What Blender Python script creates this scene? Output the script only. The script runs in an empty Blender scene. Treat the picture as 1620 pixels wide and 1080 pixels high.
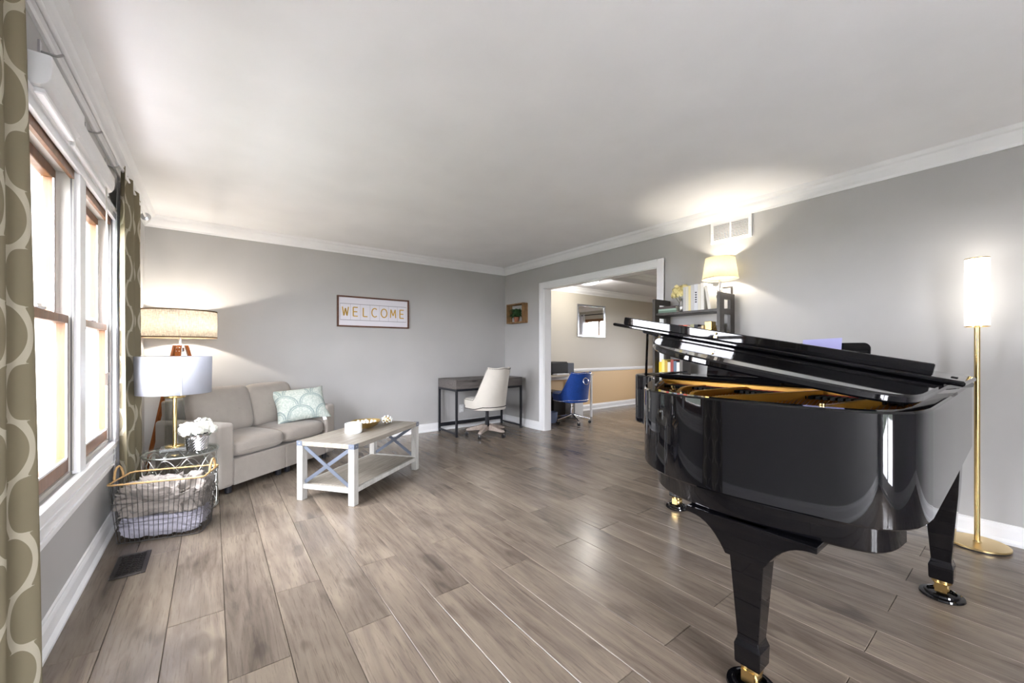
import bpy, bmesh, math, random
from math import sin, cos, pi, radians, sqrt, floor, atan2
from mathutils import Vector, Matrix, noise

# ------------------------------------------------------------------ camera
random.seed(7)
S = bpy.context.scene
COL = S.collection
CAM_H, YAW, FPX = 1.14576, 0.646559, 628.88
cd = bpy.data.cameras.new('camera'); cam = bpy.data.objects.new('camera', cd); COL.objects.link(cam)
cam.location = (0, 0, CAM_H); cam.rotation_euler = (pi/2, 0, -YAW)
cd.sensor_width = 36; cd.lens = FPX/1620*36; cd.shift_y = (553.52-540)/1620; cd.clip_start = .02
S.camera = cam

# ------------------------------------------------------------------ world: overcast sky
wd = bpy.data.worlds.new('overcast_sky'); S.world = wd; wd.use_nodes = True
bg = wd.node_tree.nodes['Background']
bg.inputs[0].default_value = (.91, .925, 1, 1); bg.inputs[1].default_value = 18.5
S.view_settings.view_transform = 'Standard'; S.view_settings.look = 'None'
S.view_settings.gamma = 1; S.view_settings.use_curve_mapping = False
S.view_settings.exposure = 1.34

# ------------------------------------------------------------------ room numbers (metres)
XL, XR, YB, YR = -.517, 3.759, 5.164, -2.3      # left, right, back and rear wall faces
CEIL = 2.44
OY0, OY1, OZ = 2.42, 4.23, 2.025                # cased opening to the dining room
XD0, XD1, YD0 = 3.875, 8.2, 1.0                 # dining room
LAMP_W, SHELF_W, BRASS_W = 40, 11, .4          # lamp powers

def portal(name, loc, rot, sx, sy):
    l = bpy.data.lights.new(name, 'AREA'); l.shape = 'RECTANGLE'; l.size = sx; l.size_y = sy
    l.cycles.is_portal = True
    o = bpy.data.objects.new(name, l); COL.objects.link(o); o.location = loc; o.rotation_euler = rot
portal('sky_portal_left', (XL-.2, 2.79, 1.3), (0, -pi/2, 0), 1.5, 1.75)
portal('sky_portal_rear', (.5, YR-.2, 1.07), (pi/2, 0, 0), 1.4, 2.14)
portal('sky_portal_dining', (XD1+.2, 3.25, 1.45), (0, pi/2, 0), 1.2, 1.1)

# ------------------------------------------------------------------ node helpers
class E:
    def __init__(s, nt, v): s.nt, s.v = nt, v
    def op(s, o, b=None, c=None):
        n = s.nt.nodes.new('ShaderNodeMath'); n.operation = o
        for i, x in enumerate((s, b, c)):
            if x is None: continue
            if isinstance(x, E): x = x.v
            if isinstance(x, (int, float)): n.inputs[i].default_value = x
            else: s.nt.links.new(x, n.inputs[i])
        return E(s.nt, n.outputs[0])
    def __add__(s, b): return s.op('ADD', b)
    def __radd__(s, b): return s.op('ADD', b)
    def __sub__(s, b): return s.op('SUBTRACT', b)
    def __rsub__(s, b): return E(s.nt, b).op('SUBTRACT', s)
    def __mul__(s, b): return s.op('MULTIPLY', b)
    def __rmul__(s, b): return s.op('MULTIPLY', b)
    def __truediv__(s, b): return s.op('DIVIDE', b)
    def lt(s, b): return s.op('LESS_THAN', b)
    def gt(s, b): return s.op('GREATER_THAN', b)
    def abs(s): return s.op('ABSOLUTE')
    def fr(s): return s.op('FRACT')
    def fl(s): return s.op('FLOOR')
    def cos(s): return s.op('COSINE')
    def sqrt(s): return s.op('SQRT')
    def min(s, b): return s.op('MINIMUM', b)
    def max(s, b): return s.op('MAXIMUM', b)
    def pow(s, b): return s.op('POWER', b)

def lin(r, g, b):
    f = lambda c: (c/255/12.92) if c/255 <= .04045 else ((c/255+.055)/1.055)**2.4
    return (f(r), f(g), f(b), 1)

class Mat:
    def __init__(s, name, col=(.5, .5, .5, 1), rough=.5, metal=0, spec=.5, coat=0, **kw):
        s.m = bpy.data.materials.new(name); s.m.use_nodes = True; s.nt = s.m.node_tree
        s.b = s.nt.nodes['Principled BSDF']
        s.b.inputs['Base Color'].default_value = col; s.b.inputs['Roughness'].default_value = rough
        s.b.inputs['Metallic'].default_value = metal; s.b.inputs['Specular IOR Level'].default_value = spec
        s.b.inputs['Coat Weight'].default_value = coat; s.b.inputs['Coat Roughness'].default_value = .03
        for k, v in kw.items(): s.b.inputs[k.replace('_', ' ')].default_value = v
    def n(s, t, **kw):
        n = s.nt.nodes.new(t)
        for k, v in kw.items(): setattr(n, k, v)
        return n
    def l(s, a, b): s.nt.links.new(a.v if isinstance(a, E) else a, b)
    def coord(s, which='Object', scale=(1, 1, 1), rnd=0):
        tc = s.n('ShaderNodeTexCoord'); out = tc.outputs[which]
        if rnd:
            oi = s.n('ShaderNodeObjectInfo'); vm = s.n('ShaderNodeVectorMath', operation='MULTIPLY')
            cb = s.n('ShaderNodeCombineXYZ')
            for i in range(3): s.l(oi.outputs['Random'], cb.inputs[i])
            vm.inputs[1].default_value = (rnd, rnd*1.7, rnd*.6); s.l(cb.outputs[0], vm.inputs[0])
            va = s.n('ShaderNodeVectorMath', operation='ADD'); s.l(out, va.inputs[0]); s.l(vm.outputs[0], va.inputs[1]); out = va.outputs[0]
        mp = s.n('ShaderNodeMapping'); mp.inputs['Scale'].default_value = scale; s.l(out, mp.inputs[0])
        return mp.outputs[0]
    def xyz(s, which='Object'):
        tc = s.n('ShaderNodeTexCoord'); sp = s.n('ShaderNodeSeparateXYZ'); s.l(tc.outputs[which], sp.inputs[0])
        return [E(s.nt, o) for o in sp.outputs]
    def noise(s, vec, scale=5, detail=4, rough=.5, dist=0):
        t = s.n('ShaderNodeTexNoise'); t.inputs['Scale'].default_value = scale; t.inputs['Detail'].default_value = detail
        t.inputs['Roughness'].default_value = rough; t.inputs['Distortion'].default_value = dist; s.l(vec, t.inputs['Vector']); return E(s.nt, t.outputs['Fac'])
    def ramp(s, fac, stops):
        r = s.n('ShaderNodeValToRGB'); cr = r.color_ramp
        while len(cr.elements) < len(stops): cr.elements.new(.5)
        for e, (p, c) in zip(cr.elements, stops): e.position = p; e.color = c
        s.l(fac, r.inputs[0]); return r.outputs[0]
    def mix(s, fac, a, b):
        m = s.n('ShaderNodeMix', data_type='RGBA')
        if isinstance(fac, (int, float)): m.inputs[0].default_value = fac
        else: s.l(fac, m.inputs[0])
        for i, x in ((6, a), (7, b)):
            if isinstance(x, tuple): m.inputs[i].default_value = x
            else: s.l(x, m.inputs[i])
        return m.outputs[2]
    def color(s, sock): s.l(sock, s.b.inputs['Base Color']); return s
    def bump(s, h, strength=.2, dist=.002):
        b = s.n('ShaderNodeBump'); b.inputs['Strength'].default_value = strength; b.inputs['Distance'].default_value = dist
        s.l(h, b.inputs['Height']); s.l(b.outputs[0], s.b.inputs['Normal']); return s

M = {}
def mk(name, *a, **k): M[name] = Mat(name, *a, **k); return M[name]

def fabric(name, c, rough=.95, scale=260, var=.12, sheen=.2):
    m = mk(name, c, rough, spec=.2, Sheen_Weight=sheen)
    v = m.coord('Object'); n = m.noise(v, scale, 2, .6); n2 = m.noise(v, 14, 3)
    f = n*.7+n2*.3
    m.color(m.ramp(f, [(.25, tuple(x*(1-var) for x in c[:3])+(1,)), (.75, tuple(min(1, x*(1+var)) for x in c[:3])+(1,))]))
    m.bump(n, .35, .0015); return m
def wood(name, c1, c2, c3, rough=.5, sc=(1, 12, 12), rnd=0, coat=0):
    m = mk(name, c2, rough, coat=coat)
    v = m.coord('Object', sc, rnd); n = m.noise(v, 3, 6, .65, .6); n2 = m.noise(v, 22, 3, .6)
    m.color(m.ramp(n*.75+n2*.25, [(.3, c1), (.5, c2), (.7, c3)])); m.bump(n2, .2, .001); return m
def paint(name, c, rough=.6, bump=.05):
    m = mk(name, c, rough, spec=.35); v = m.coord('Object'); n = m.noise(v, 350, 2)
    n2 = m.noise(v, 2.2, 3)
    m.color(m.ramp(n2, [(.3, tuple(x*.97 for x in c[:3])+(1,)), (.7, tuple(min(1, x*1.03) for x in c[:3])+(1,))]))
    m.bump(n, bump, .0006); return m

paint('wall_grey', (.45, .445, .435, 1), .55)
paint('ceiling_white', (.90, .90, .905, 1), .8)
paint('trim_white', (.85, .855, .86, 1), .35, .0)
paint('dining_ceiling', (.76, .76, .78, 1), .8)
m = paint('dining_two_tone', (.5, .45, .35, 1), .55)
z = m.xyz('Object')[2]
m.color(m.mix(z.lt(.76), (.53, .495, .425, 1), (.74, .53, .30, 1)))
# floor plank
m = mk('plank_wood', (.2, .16, .12, 1), .33, spec=.45)
v = m.coord('Object', (9, .9, 1), 60); v2 = m.coord('Object', (70, 3, 1), 60); v3 = m.coord('Object', (2.2, 1.1, 1), 90)
n1 = m.noise(v, 1.6, 5, .6, 1.2); n2 = m.noise(v2, 2.0, 4, .7); n3 = m.noise(v3, 1.6, 3, .5, .5)
base = m.ramp(n1*.55+n3*.45, [(.30, lin(84, 74, 64)), (.45, lin(115, 103, 91)), (.56, lin(131, 118, 103)), (.72, lin(149, 135, 118))])
kn = m.noise(m.coord('Object', (7, 2.6, 1), 130), 1.0, 2, .5)
base = m.mix(((kn-.64)*7).max(0).min(.4), base, lin(62, 55, 50))
base = m.mix(((.46-n2)*4).max(0).min(.35), base, lin(70, 62, 55))
oi = m.n('ShaderNodeObjectInfo'); r = E(m.nt, oi.outputs['Random'])
hs = m.n('ShaderNodeHueSaturation'); hs.inputs['Saturation'].default_value = .95; m.l(base, hs.inputs['Color']); m.l(r*.26+.80, hs.inputs['Value'])
m.color(hs.outputs[0]); m.bump(n2, .18, .001)
m.l(n2*.12+.18, m.b.inputs['Roughness'])
mk('joint_dark', lin(84, 75, 67), .8)
# window wood and house bits
wood('oak_sash', lin(92, 58, 32), lin(118, 78, 46), lin(140, 98, 62), .4, (10, 10, 1))
mk('jamb_liner', lin(188, 184, 176), .5); mk('track_dark', lin(50, 48, 48), .5); mk('track_grey', lin(96, 94, 92), .5)
def thin_glass(name, tint, ior):
    m = mk(name); tr = m.n('ShaderNodeBsdfTransparent'); tr.inputs[0].default_value = tint
    gl = m.n('ShaderNodeBsdfGlossy'); gl.inputs['Roughness'].default_value = 0
    fr = m.n('ShaderNodeFresnel'); fr.inputs[0].default_value = ior; ge = m.n('ShaderNodeNewGeometry'); mx = m.n('ShaderNodeMixShader')
    m.l(E(m.nt, fr.outputs[0])*(1-E(m.nt, ge.outputs['Backfacing'])), mx.inputs[0]); m.l(tr.outputs[0], mx.inputs[1]); m.l(gl.outputs[0], mx.inputs[2])
    m.l(mx.outputs[0], m.nt.nodes['Material Output'].inputs[0])
thin_glass('pane_glass', (1, 1, 1, 1), 1.3); thin_glass('table_glass', (.92, .96, .955, 1), 1.5); thin_glass('clear_glass', (.97, .985, .985, 1), 1.5)
mk('crystal', (.95, .97, .97, 1), .02, Transmission_Weight=.9, IOR=1.45)
# metals
mk('brass', (.72, .52, .22, 1), .24, 1); mk('brass_satin', (.66, .50, .25, 1), .36, 1)
mk('chrome', (.8, .8, .82, 1), .12, 1); mk('nickel', (.55, .55, .56, 1), .3, 1)
mk('silver_wire', (.62, .62, .60, 1), .28, 1); mk('black_metal', (.012, .013, .018, 1), .4, spec=.5)
mk('dark_wire', (.09, .085, .08, 1), .4, .6); mk('register_bronze', (.055, .048, .045, 1), .38, .7)
mk('blue_grey_metal', (.14, .16, .20, 1), .45, .4)
# piano
mk('piano_black', (.003, .003, .004, 1), .03, spec=.52)
mk('piano_satin', (.006, .006, .006, 1), .35)
m = mk('plate_gold', (.72, .38, .06, 1), .36, .35)
mk('soundboard', lin(190, 140, 80), .4, coat=.4); wood('inner_rim_veneer', lin(96, 58, 24), lin(130, 82, 36), lin(150, 98, 46), .35, (12, 12, 1))
mk('string_steel', (.55, .5, .42, 1), .3, 1); mk('felt_red', lin(150, 40, 36), .95)
mk('felt_black', (.012, .012, .012, 1), .9); mk('ivory', lin(240, 238, 228), .25)
# cloth
fabric('sofa_cloth', lin(158, 151, 143), .95, 320, .14)
fabric('chair_linen', lin(205, 200, 190), .95, 300, .08)
m = fabric('chair_velvet', (.008, .05, .26, 1), .6, 80, .35, .25)
fabric('blanket_beige', lin(134, 127, 120), .95, 120, .15); fabric('blanket_lilac', lin(158, 156, 166), .95, 120, .1)
def shade(name, c, trans, weave=.25, emit=0, ec=(1, .9, .7, 1)):
    m = mk(name, c, .9, spec=.1); v = m.coord('Object', (1, 1, 1)); a = m.noise(m.coord('Object', (90, 90, 8)), 3, 3, .7); b = m.noise(m.coord('Object', (9, 9, 160)), 3, 3, .7)
    f = a*.5+b*.5
    cc = m.ramp(f, [(.36, tuple(x*(1-weave*2) for x in c[:3])+(1,)), (.62, c)])
    m.color(cc)
    t = m.n('ShaderNodeBsdfTranslucent'); m.l(cc, t.inputs[0]); mx = m.n('ShaderNodeMixShader'); mx.inputs[0].default_value = trans
    m.l(m.b.outputs[0], mx.inputs[1]); m.l(t.outputs[0], mx.inputs[2]); out = m.nt.nodes['Material Output']
    if emit:
        e = m.n('ShaderNodeEmission'); e.inputs[1].default_value = emit; m.l(m.mix(.5, cc, ec), e.inputs[0]); ad = m.n('ShaderNodeAddShader')
        m.l(mx.outputs[0], ad.inputs[0]); m.l(e.outputs[0], ad.inputs[1]); m.l(ad.outputs[0], out.inputs[0])
    else: m.l(mx.outputs[0], out.inputs[0])
    return m
shade('linen_shade', lin(242, 235, 224), .6, .34)
shade('oat_shade', lin(244, 238, 218), .5, .10)
shade('white_shade', lin(206, 209, 218), .35, .02)
shade('sheer', lin(240, 240, 242), .6, .02)
mk('shade_trim', lin(120, 98, 74), .9)
def emis(name, c, s):
    m = mk(name); e = m.n('ShaderNodeEmission'); e.inputs[0].default_value = c; e.inputs[1].default_value = s
    m.l(e.outputs[0], m.nt.nodes['Material Output'].inputs[0])
emis('bulb_glow', (1, .9, .75, 1), 14); emis('tube_glow', (1, .95, .88, 1), 2.6); emis('fixture_glow', (1, .97, .93, 1), 2.2)
# curtain print: pale ogee trellis on olive linen, laid out in the cloth's own UV (metres)
m = mk('curtain_print', (.3, .27, .17, 1), .95, spec=.15)
U, V, _ = m.xyz('UV')
a_, b_ = .34, .34
c_ = (V*(2*pi/b_)).cos(); ac = c_.abs().max(.02); sn = (1-c_*c_).max(0).sqrt()
k = c_.op('SIGN')*ac.pow(.6)*.185+.25
kp = sn*ac.pow(-.4)*(.185*.6*2*pi/b_*a_)
d = (((U/a_).fr()-.5).abs()-k).abs()*a_/(kp*kp+1).sqrt()
line = d.lt(.0135)
wv = m.noise(m.coord('UV', (900, 900, 1)), 1, 1)
olive = m.ramp(wv, [(.3, lin(128, 119, 96)), (.7, lin(150, 141, 117))]); pale = m.ramp(wv, [(.3, lin(184, 176, 154)), (.7, lin(204, 197, 178))])
cc = m.mix(line, olive, pale); m.color(cc)
t = m.n('ShaderNodeBsdfTranslucent'); m.l(cc, t.inputs[0]); mx = m.n('ShaderNodeMixShader'); mx.inputs[0].default_value = .22
m.l(m.b.outputs[0], mx.inputs[1]); m.l(t.outputs[0], mx.inputs[2]); m.l(mx.outputs[0], m.nt.nodes['Material Output'].inputs[0]); m.bump(wv, .3, .001)
# pillow print: overlapping fans
m = mk('pillow_print', (.7, .74, .70, 1), .95, spec=.1)
U, V, _ = m.xyz('UV')
P = .26
best = None
for row in range(-1, 5):
    cx = ((U/P+(.5 if row % 2 else 0)).fr()-.5)*P; cy = V-row*P*.5
    dd = (cx*cx+cy*cy).sqrt(); inside = dd.lt(P*.5)*cy.gt(0)
    ring = (((dd/(P*.5)-.93).abs()).lt(.055)+((dd/(P*.5)-.80).abs()).lt(.03)).min(1)
    best = ring*inside if best is None else (best*(1-inside)+ring*inside)
nz = m.noise(m.coord('UV', (30, 30, 1)), 2, 4)
bc = m.ramp(nz, [(.35, lin(168, 182, 174)), (.65, lin(202, 207, 200))])
m.color(m.mix(best*.75, bc, lin(132, 148, 148))); m.bump(nz, .2, .002)
# furniture
wood('grey_oak', lin(104, 97, 87), lin(132, 125, 114), lin(158, 152, 141), .5, (1.2, 14, 14))
wood('grey_oak_pale', lin(152, 149, 143), lin(174, 172, 166), lin(192, 190, 185), .5, (10, 10, 1.2))
wood('desk_wood', lin(70, 66, 64), lin(98, 93, 90), lin(122, 116, 110), .5, (1.2, 16, 16))
wood('wash_wood', lin(140, 124, 112), lin(170, 156, 146), lin(190, 178, 168), .5, (6, 6, 6))
wood('tripod_wood', lin(120, 62, 22), lin(160, 90, 38), lin(180, 108, 52), .35, (14, 14, 1))
wood('shelf_espresso', lin(44, 40, 36), lin(62, 57, 52), lin(78, 72, 66), .42, (12, 12, 1.5))
wood('rustic', lin(92, 66, 40), lin(128, 96, 60), lin(160, 124, 80), .7, (12, 12, 2))
wood('frame_walnut', lin(66, 38, 24), lin(92, 56, 36), lin(110, 70, 46), .45, (3, 3, 12))
wood('table_white_oak', lin(176, 160, 138), lin(198, 184, 164), lin(214, 204, 188), .5, (1.5, 12, 12))
mk('sign_white', lin(222, 220, 226), .6); mk('card_line', lin(150, 148, 152), .7); mk('letter_gold', (.62, .38, .07, 1), .3, .5)
mk('ceramic_white', lin(240, 242, 240), .3, coat=.3); mk('gold_leaf', (.62, .44, .16, 1), .33, .9)
mk('rope', lin(186, 150, 100), .85); mk('petal_white', lin(214, 214, 204), .8, Subsurface_Weight=.0); mk('petal_cream', lin(236, 222, 160), .8)
mk('leaf', (.03, .085, .025, 1), .5); mk('leaf_olive', (.10, .12, .05, 1), .6); mk('terracotta', lin(150, 96, 70), .8)
mk('silver_pot', (.62, .62, .63, 1), .18, 1); mk('plastic_white', lin(225, 225, 225), .4); mk('plastic_black', (.012, .012, .014, 1), .35)
mk('plastic_grey', lin(80, 84, 94), .4); mk('rubber', (.01, .01, .01, 1), .7); mk('paper', lin(236, 236, 240), .8); mk('paper_lilac', lin(176, 176, 222), .8)
mk('mirror', (.93, .93, .94, 1), .0, 1); mk('mirror_frame', (.5, .51, .54, 1), .2, .9)
mk('pages', lin(222, 214, 196), .9); mk('cord', lin(200, 196, 188), .8); mk('tassel', lin(110, 100, 92), .5)
wood('wicker', lin(120, 98, 66), lin(160, 134, 96), lin(188, 162, 122), .8, (20, 20, 20))
mk('bin_blue', lin(110, 122, 150), .5); mk('caster_black', (.012, .012, .014, 1), .3)
# outdoors
m = mk('grass', (.1, .2, .03, 1), .9); n = m.noise(m.coord('Object'), 9, 5, .7)
m.color(m.ramp(n, [(.3, (.006, .013, .002, 1)), (.7, (.012, .023, .004, 1))]))
mk('concrete_dark', (.38, .37, .36, 1), .9); mk('concrete', (.68, .67, .66, 1), .9); mk('siding_white', (.8, .8, .8, 1), .7); mk('asphalt', (.012, .012, .014, 1), .9); mk('bark', (.012, .010, .009, 1), .9); mk('hedge', (.04, .07, .02, 1), .9)

# ------------------------------------------------------------------ mesh helpers
class MB:
    def __init__(s, o=(0, 0, 0)): s.v, s.f, s.o, s.uv = [], [], Vector(o), None
    def add(s, vs, fs, mat=None):
        k = len(s.v)
        for p in vs:
            p = Vector(p)
            if mat is not None: p = mat @ p
            s.v.append(p-s.o)
        s.f += [tuple(i+k for i in f) for f in fs]; return s
    def box(s, x0, x1, y0, y1, z0, z1, mat=None, c=0):
        if c:
            vs = []
            for zz, i in ((z0, c), (z0+c, 0), (z1-c, 0), (z1, c)):
                vs += [(x0+i, y0+i, zz), (x1-i, y0+i, zz), (x1-i, y1-i, zz), (x0+i, y1-i, zz)]
            fs = [(3, 2, 1, 0), (12, 13, 14, 15)]
            for r in range(3):
                for j in range(4): a, b = r*4+j, r*4+(j+1) % 4; fs.append((a, b, b+4, a+4))
            return s.add(vs, fs, mat)
        vs = [(x0, y0, z0), (x1, y0, z0), (x1, y1, z0), (x0, y1, z0), (x0, y0, z1), (x1, y0, z1), (x1, y1, z1), (x0, y1, z1)]
        return s.add(vs, [(3, 2, 1, 0), (4, 5, 6, 7), (0, 1, 5, 4), (1, 2, 6, 5), (2, 3, 7, 6), (3, 0, 4, 7)], mat)
    def lathe(s, prof, n=24, c=(0, 0), mat=None, ph=0, cap=True, fn=None):
        vs = []; fs = []
        for j, (r, z) in enumerate(prof):
            for i in range(n):
                a = ph+2*pi*i/n; rr = r*(fn(i, j) if fn else 1)
                vs.append((c[0]+rr*cos(a), c[1]+rr*sin(a), z))
        for j in range(len(prof)-1):
            for i in range(n):
                a, b = j*n+i, j*n+(i+1) % n; fs.append((a, b, b+n, a+n))
        if cap: fs.append(tuple(range(n))[::-1]); fs.append(tuple((len(prof)-1)*n+i for i in range(n)))
        return s.add(vs, fs, mat)
    def tube(s, pts, r, n=8, closed=False, mat=None, ry=None):
        P = [Vector(p) for p in pts]; m_ = len(P); vs = []; fs = []; up = None
        rs = r if isinstance(r, (list, tuple)) else [r]*m_
        for i in range(m_):
            t = (P[(i+1) % m_]-P[i-1]) if closed else (P[min(i+1, m_-1)]-P[max(i-1, 0)])
            t.normalize()
            if up is None:
                up = Vector((0, 0, 1)) if abs(t.z) < .9 else Vector((1, 0, 0))
            sx = t.cross(up)
            if sx.length < 1e-5: sx = t.cross(Vector((1, 0, .1)))
            sx.normalize(); up = sx.cross(t).normalized()
            for j in range(n):
                a = 2*pi*(j+.5)/n; vs.append(P[i]+sx*rs[i]*cos(a)+up*(ry or rs[i])*sin(a))
        for i in range(m_ if closed else m_-1):
            for j in range(n):
                a, b = i*n+j, i*n+(j+1) % n; c_, d_ = ((i+1) % m_)*n+(j+1) % n, ((i+1) % m_)*n+j; fs.append((a, b, c_, d_))
        if not closed: fs.append(tuple(range(n))[::-1]); fs.append(tuple((m_-1)*n+j for j in range(n)))
        return s.add(vs, fs, mat)
    def bar(s, a, b, w, h, mat=None):
        return s.tube([a, b], w/2*sqrt(2), 4, mat=mat, ry=h/2*sqrt(2))
    def prism(s, pts, z0, z1, mat=None, c=0):
        n = len(pts)
        if c:
            ins = offset(pts, c); vs = [(x, y, z0) for x, y in ins]+[(x, y, z0+c) for x, y in pts]+[(x, y, z1-c) for x, y in pts]+[(x, y, z1) for x, y in ins]
            fs = [tuple(range(n))[::-1], tuple(3*n+i for i in range(n))]; R = 3
        else:
            vs = [(x, y, z0) for x, y in pts]+[(x, y, z1) for x, y in pts]; fs = [tuple(range(n))[::-1], tuple(n+i for i in range(n))]; R = 1
        for r in range(R):
            for i in range(n): a, b = r*n+i, r*n+(i+1) % n; fs.append((a, b, b+n, a+n))
        return s.add(vs, fs, mat)
    def sphere(s, c, r, n=12, m_=8, mat=None, sc=(1, 1, 1)):
        vs = [(c[0], c[1], c[2]-r*sc[2])]; fs = []
        for j in range(1, m_):
            t = pi*j/m_
            for i in range(n): a = 2*pi*i/n; vs.append((c[0]+r*sc[0]*sin(t)*cos(a), c[1]+r*sc[1]*sin(t)*sin(a), c[2]-r*sc[2]*cos(t)))
        vs.append((c[0], c[1], c[2]+r*sc[2])); L = len(vs)-1
        for i in range(n): fs.append((0, 1+(i+1) % n, 1+i)); fs.append((L, L-n+i, L-n+(i+1) % n))
        for j in range(m_-2):
            for i in range(n): a, b = 1+j*n+i, 1+j*n+(i+1) % n; fs.append((a, b, b+n, a+n))
        return s.add(vs, fs, mat)
    def mesh(s, name, mat, smooth=False):
        me = bpy.data.meshes.new(name); me.from_pydata([tuple(p) for p in s.v], [], s.f)
        me.materials.append(M[mat].m)
        if s.uv:
            ul = me.uv_layers.new(name='UVMap')
            for lp in me.loops: ul.data[lp.index].uv = s.uv[lp.vertex_index]
        bm = bmesh.new(); bm.from_mesh(me); bmesh.ops.recalc_face_normals(bm, faces=bm.faces); bm.to_mesh(me); bm.free()
        if smooth:
            me.polygons.foreach_set('use_smooth', [True]*len(me.polygons))
            if smooth is not True: me.set_sharp_from_angle(angle=radians(smooth))
        return me
    def build(s, name, mat, parent=None, smooth=False, bevel=0, seg=2, subsurf=0):
        o = bpy.data.objects.new(name, s.mesh(name, mat, smooth)); COL.objects.link(o)
        if parent: o.parent = parent
        if bevel:
            b = o.modifiers.new('bevel', 'BEVEL'); b.width = bevel; b.segments = seg; b.limit_method = 'ANGLE'; b.angle_limit = radians(35); b.harden_normals = False
        if subsurf:
            b = o.modifiers.new('subdivision', 'SUBSURF'); b.levels = b.render_levels = subsurf
        return o

def offset(pts, d, closed=True):
    n = len(pts); out = []
    area = sum(pts[i][0]*pts[(i+1) % n][1]-pts[(i+1) % n][0]*pts[i][1] for i in range(n)); sg = 1 if area > 0 else -1
    for i in range(n):
        if closed: a, b, c = pts[i-1], pts[i], pts[(i+1) % n]
        else: a, b, c = pts[max(i-1, 0)], pts[i], pts[min(i+1, n-1)]
        e1 = Vector((b[0]-a[0], b[1]-a[1])); e2 = Vector((c[0]-b[0], c[1]-b[1]))
        if e1.length < 1e-9: e1 = e2
        if e2.length < 1e-9: e2 = e1
        n1 = Vector((-e1.y, e1.x)).normalized(); n2 = Vector((-e2.y, e2.x)).normalized(); q = n1+n2
        q = q/max(.35, q.length_squared/2) if q.length > 1e-6 else n1
        out.append((b[0]+q.x*d*sg, b[1]+q.y*d*sg))
    return out
def spline(P, k=8):
    out = []
    for i in range(len(P)-1):
        p0, p1, p2, p3 = [Vector(P[max(0, min(len(P)-1, j))]) for j in (i-1, i, i+1, i+2)]
        for t in range(k):
            t /= k; out.append(tuple(.5*((2*p1)+(p2-p0)*t+(2*p0-5*p1+4*p2-p3)*t*t+(3*p1-p0-3*p2+p3)*t**3)))
    out.append(tuple(P[-1])); return out

def tag(o, label, cat, group=None, kind=None):
    o['label'] = label; o['category'] = cat
    if group: o['group'] = group
    if kind: o['kind'] = kind
    return o
def thing(name, label, cat, loc=(0, 0, 0), rz=0, group=None):
    o = bpy.data.objects.new(name, None); COL.objects.link(o); o.empty_display_size = .1
    o.location = loc; o.rotation_euler = (0, 0, rz); return tag(o, label, cat, group)
def struct(o, label=None):
    o['kind'] = 'structure'
    if label: o['label'] = label
    return o
def light(name, parent, loc, power, col=(1, .91, .80), r=.03):
    l = bpy.data.lights.new(name, 'POINT'); l.energy = power; l.color = col; l.shadow_soft_size = r
    o = bpy.data.objects.new(name, l); COL.objects.link(o); o.parent = parent; o.location = loc; return o
def cushion(sx, sy, sz, n=14, e=5, puff=.18, lump=0, seed=0):
    """rounded, slightly crowned cushion centred on the origin"""
    b = bmesh.new(); bmesh.ops.create_cube(b, size=2); bmesh.ops.subdivide_edges(b, edges=b.edges, cuts=n, use_grid_fill=True)
    mb = MB(); vs = []
    for v in b.verts:
        x, y, zz = v.co
        L = (abs(x)**e+abs(y)**e+abs(zz)**e)**(1/e); m0 = max(abs(x), abs(y), abs(zz)); q = v.co*(m0/L)
        cr = 1-puff*(q.x**4+q.y**4)/1.3
        w = Vector((q.x*(1-.03*zz*zz), q.y*(1-.03*zz*zz), q.z*cr))
        if lump: w *= 1+lump*noise.noise(Vector((x*1.3+seed, y*1.3, zz*1.3)))
        vs.append((w.x*sx/2, w.y*sy/2, w.z*sz/2))
    fs = [tuple(v.index for v in f.verts) for f in b.faces]; b.free(); return mb.add(vs, fs)

# ------------------------------------------------------------------ floor with planks
def slab(name, x0, x1, y0, y1, z0, z1, mat, label=None):
    return struct(MB().box(x0, x1, y0, y1, z0, z1).build(name, mat), label)
fl = MB().box(XL-.02, XR+.06, YR-.02, YB+.02, -.1, -.012).box(XR+.06, XD1+.02, YD0-.02, YB+.02, -.1, -.012).build('floor', 'joint_dark')
struct(fl, 'grey brown oak plank floor running through both rooms')
PW, PL = .1935, 1.291
cache = {}
def plank(x0, x1, y0, y1):
    w, l = round(x1-x0, 4), round(y1-y0, 4)
    if w < .01 or l < .01: return
    if (w, l) not in cache:
        g = .0009; c = .0016; mb = MB(); vs = []
        for zz, i in ((-.012, g), (-c, g), (0, g+c)):
            vs += [(-w/2+i, -l/2+i, zz), (w/2-i, -l/2+i, zz), (w/2-i, l/2-i, zz), (-w/2+i, l/2-i, zz)]
        fs = [(8, 9, 10, 11)]
        for r in range(2):
            for j in range(4): a, b = r*4+j, r*4+(j+1) % 4; fs.append((a, b, b+4, a+4))
        cache[(w, l)] = mb.add(vs, fs).mesh('plank', 'plank_wood')
    o = bpy.data.objects.new('plank', cache[(w, l)]); COL.objects.link(o); o.parent = fl; o.location = ((x0+x1)/2, (y0+y1)/2, 0)
for row in range(-4, 44):
    x0 = .045+row*PW; x1 = x0+PW; x0 = max(x0, XL); x1 = min(x1, XD1)
    lo = YR if x0 < XR else YD0
    if x1 <= x0: continue
    st = (1.69 if row % 2 == 0 else 2.165)-6*PL
    k = st
    while k < YB:
        a, b = max(k, lo), min(k+PL, YB)
        if b > a: plank(x0, x1, a, b)
        k += PL

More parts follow.
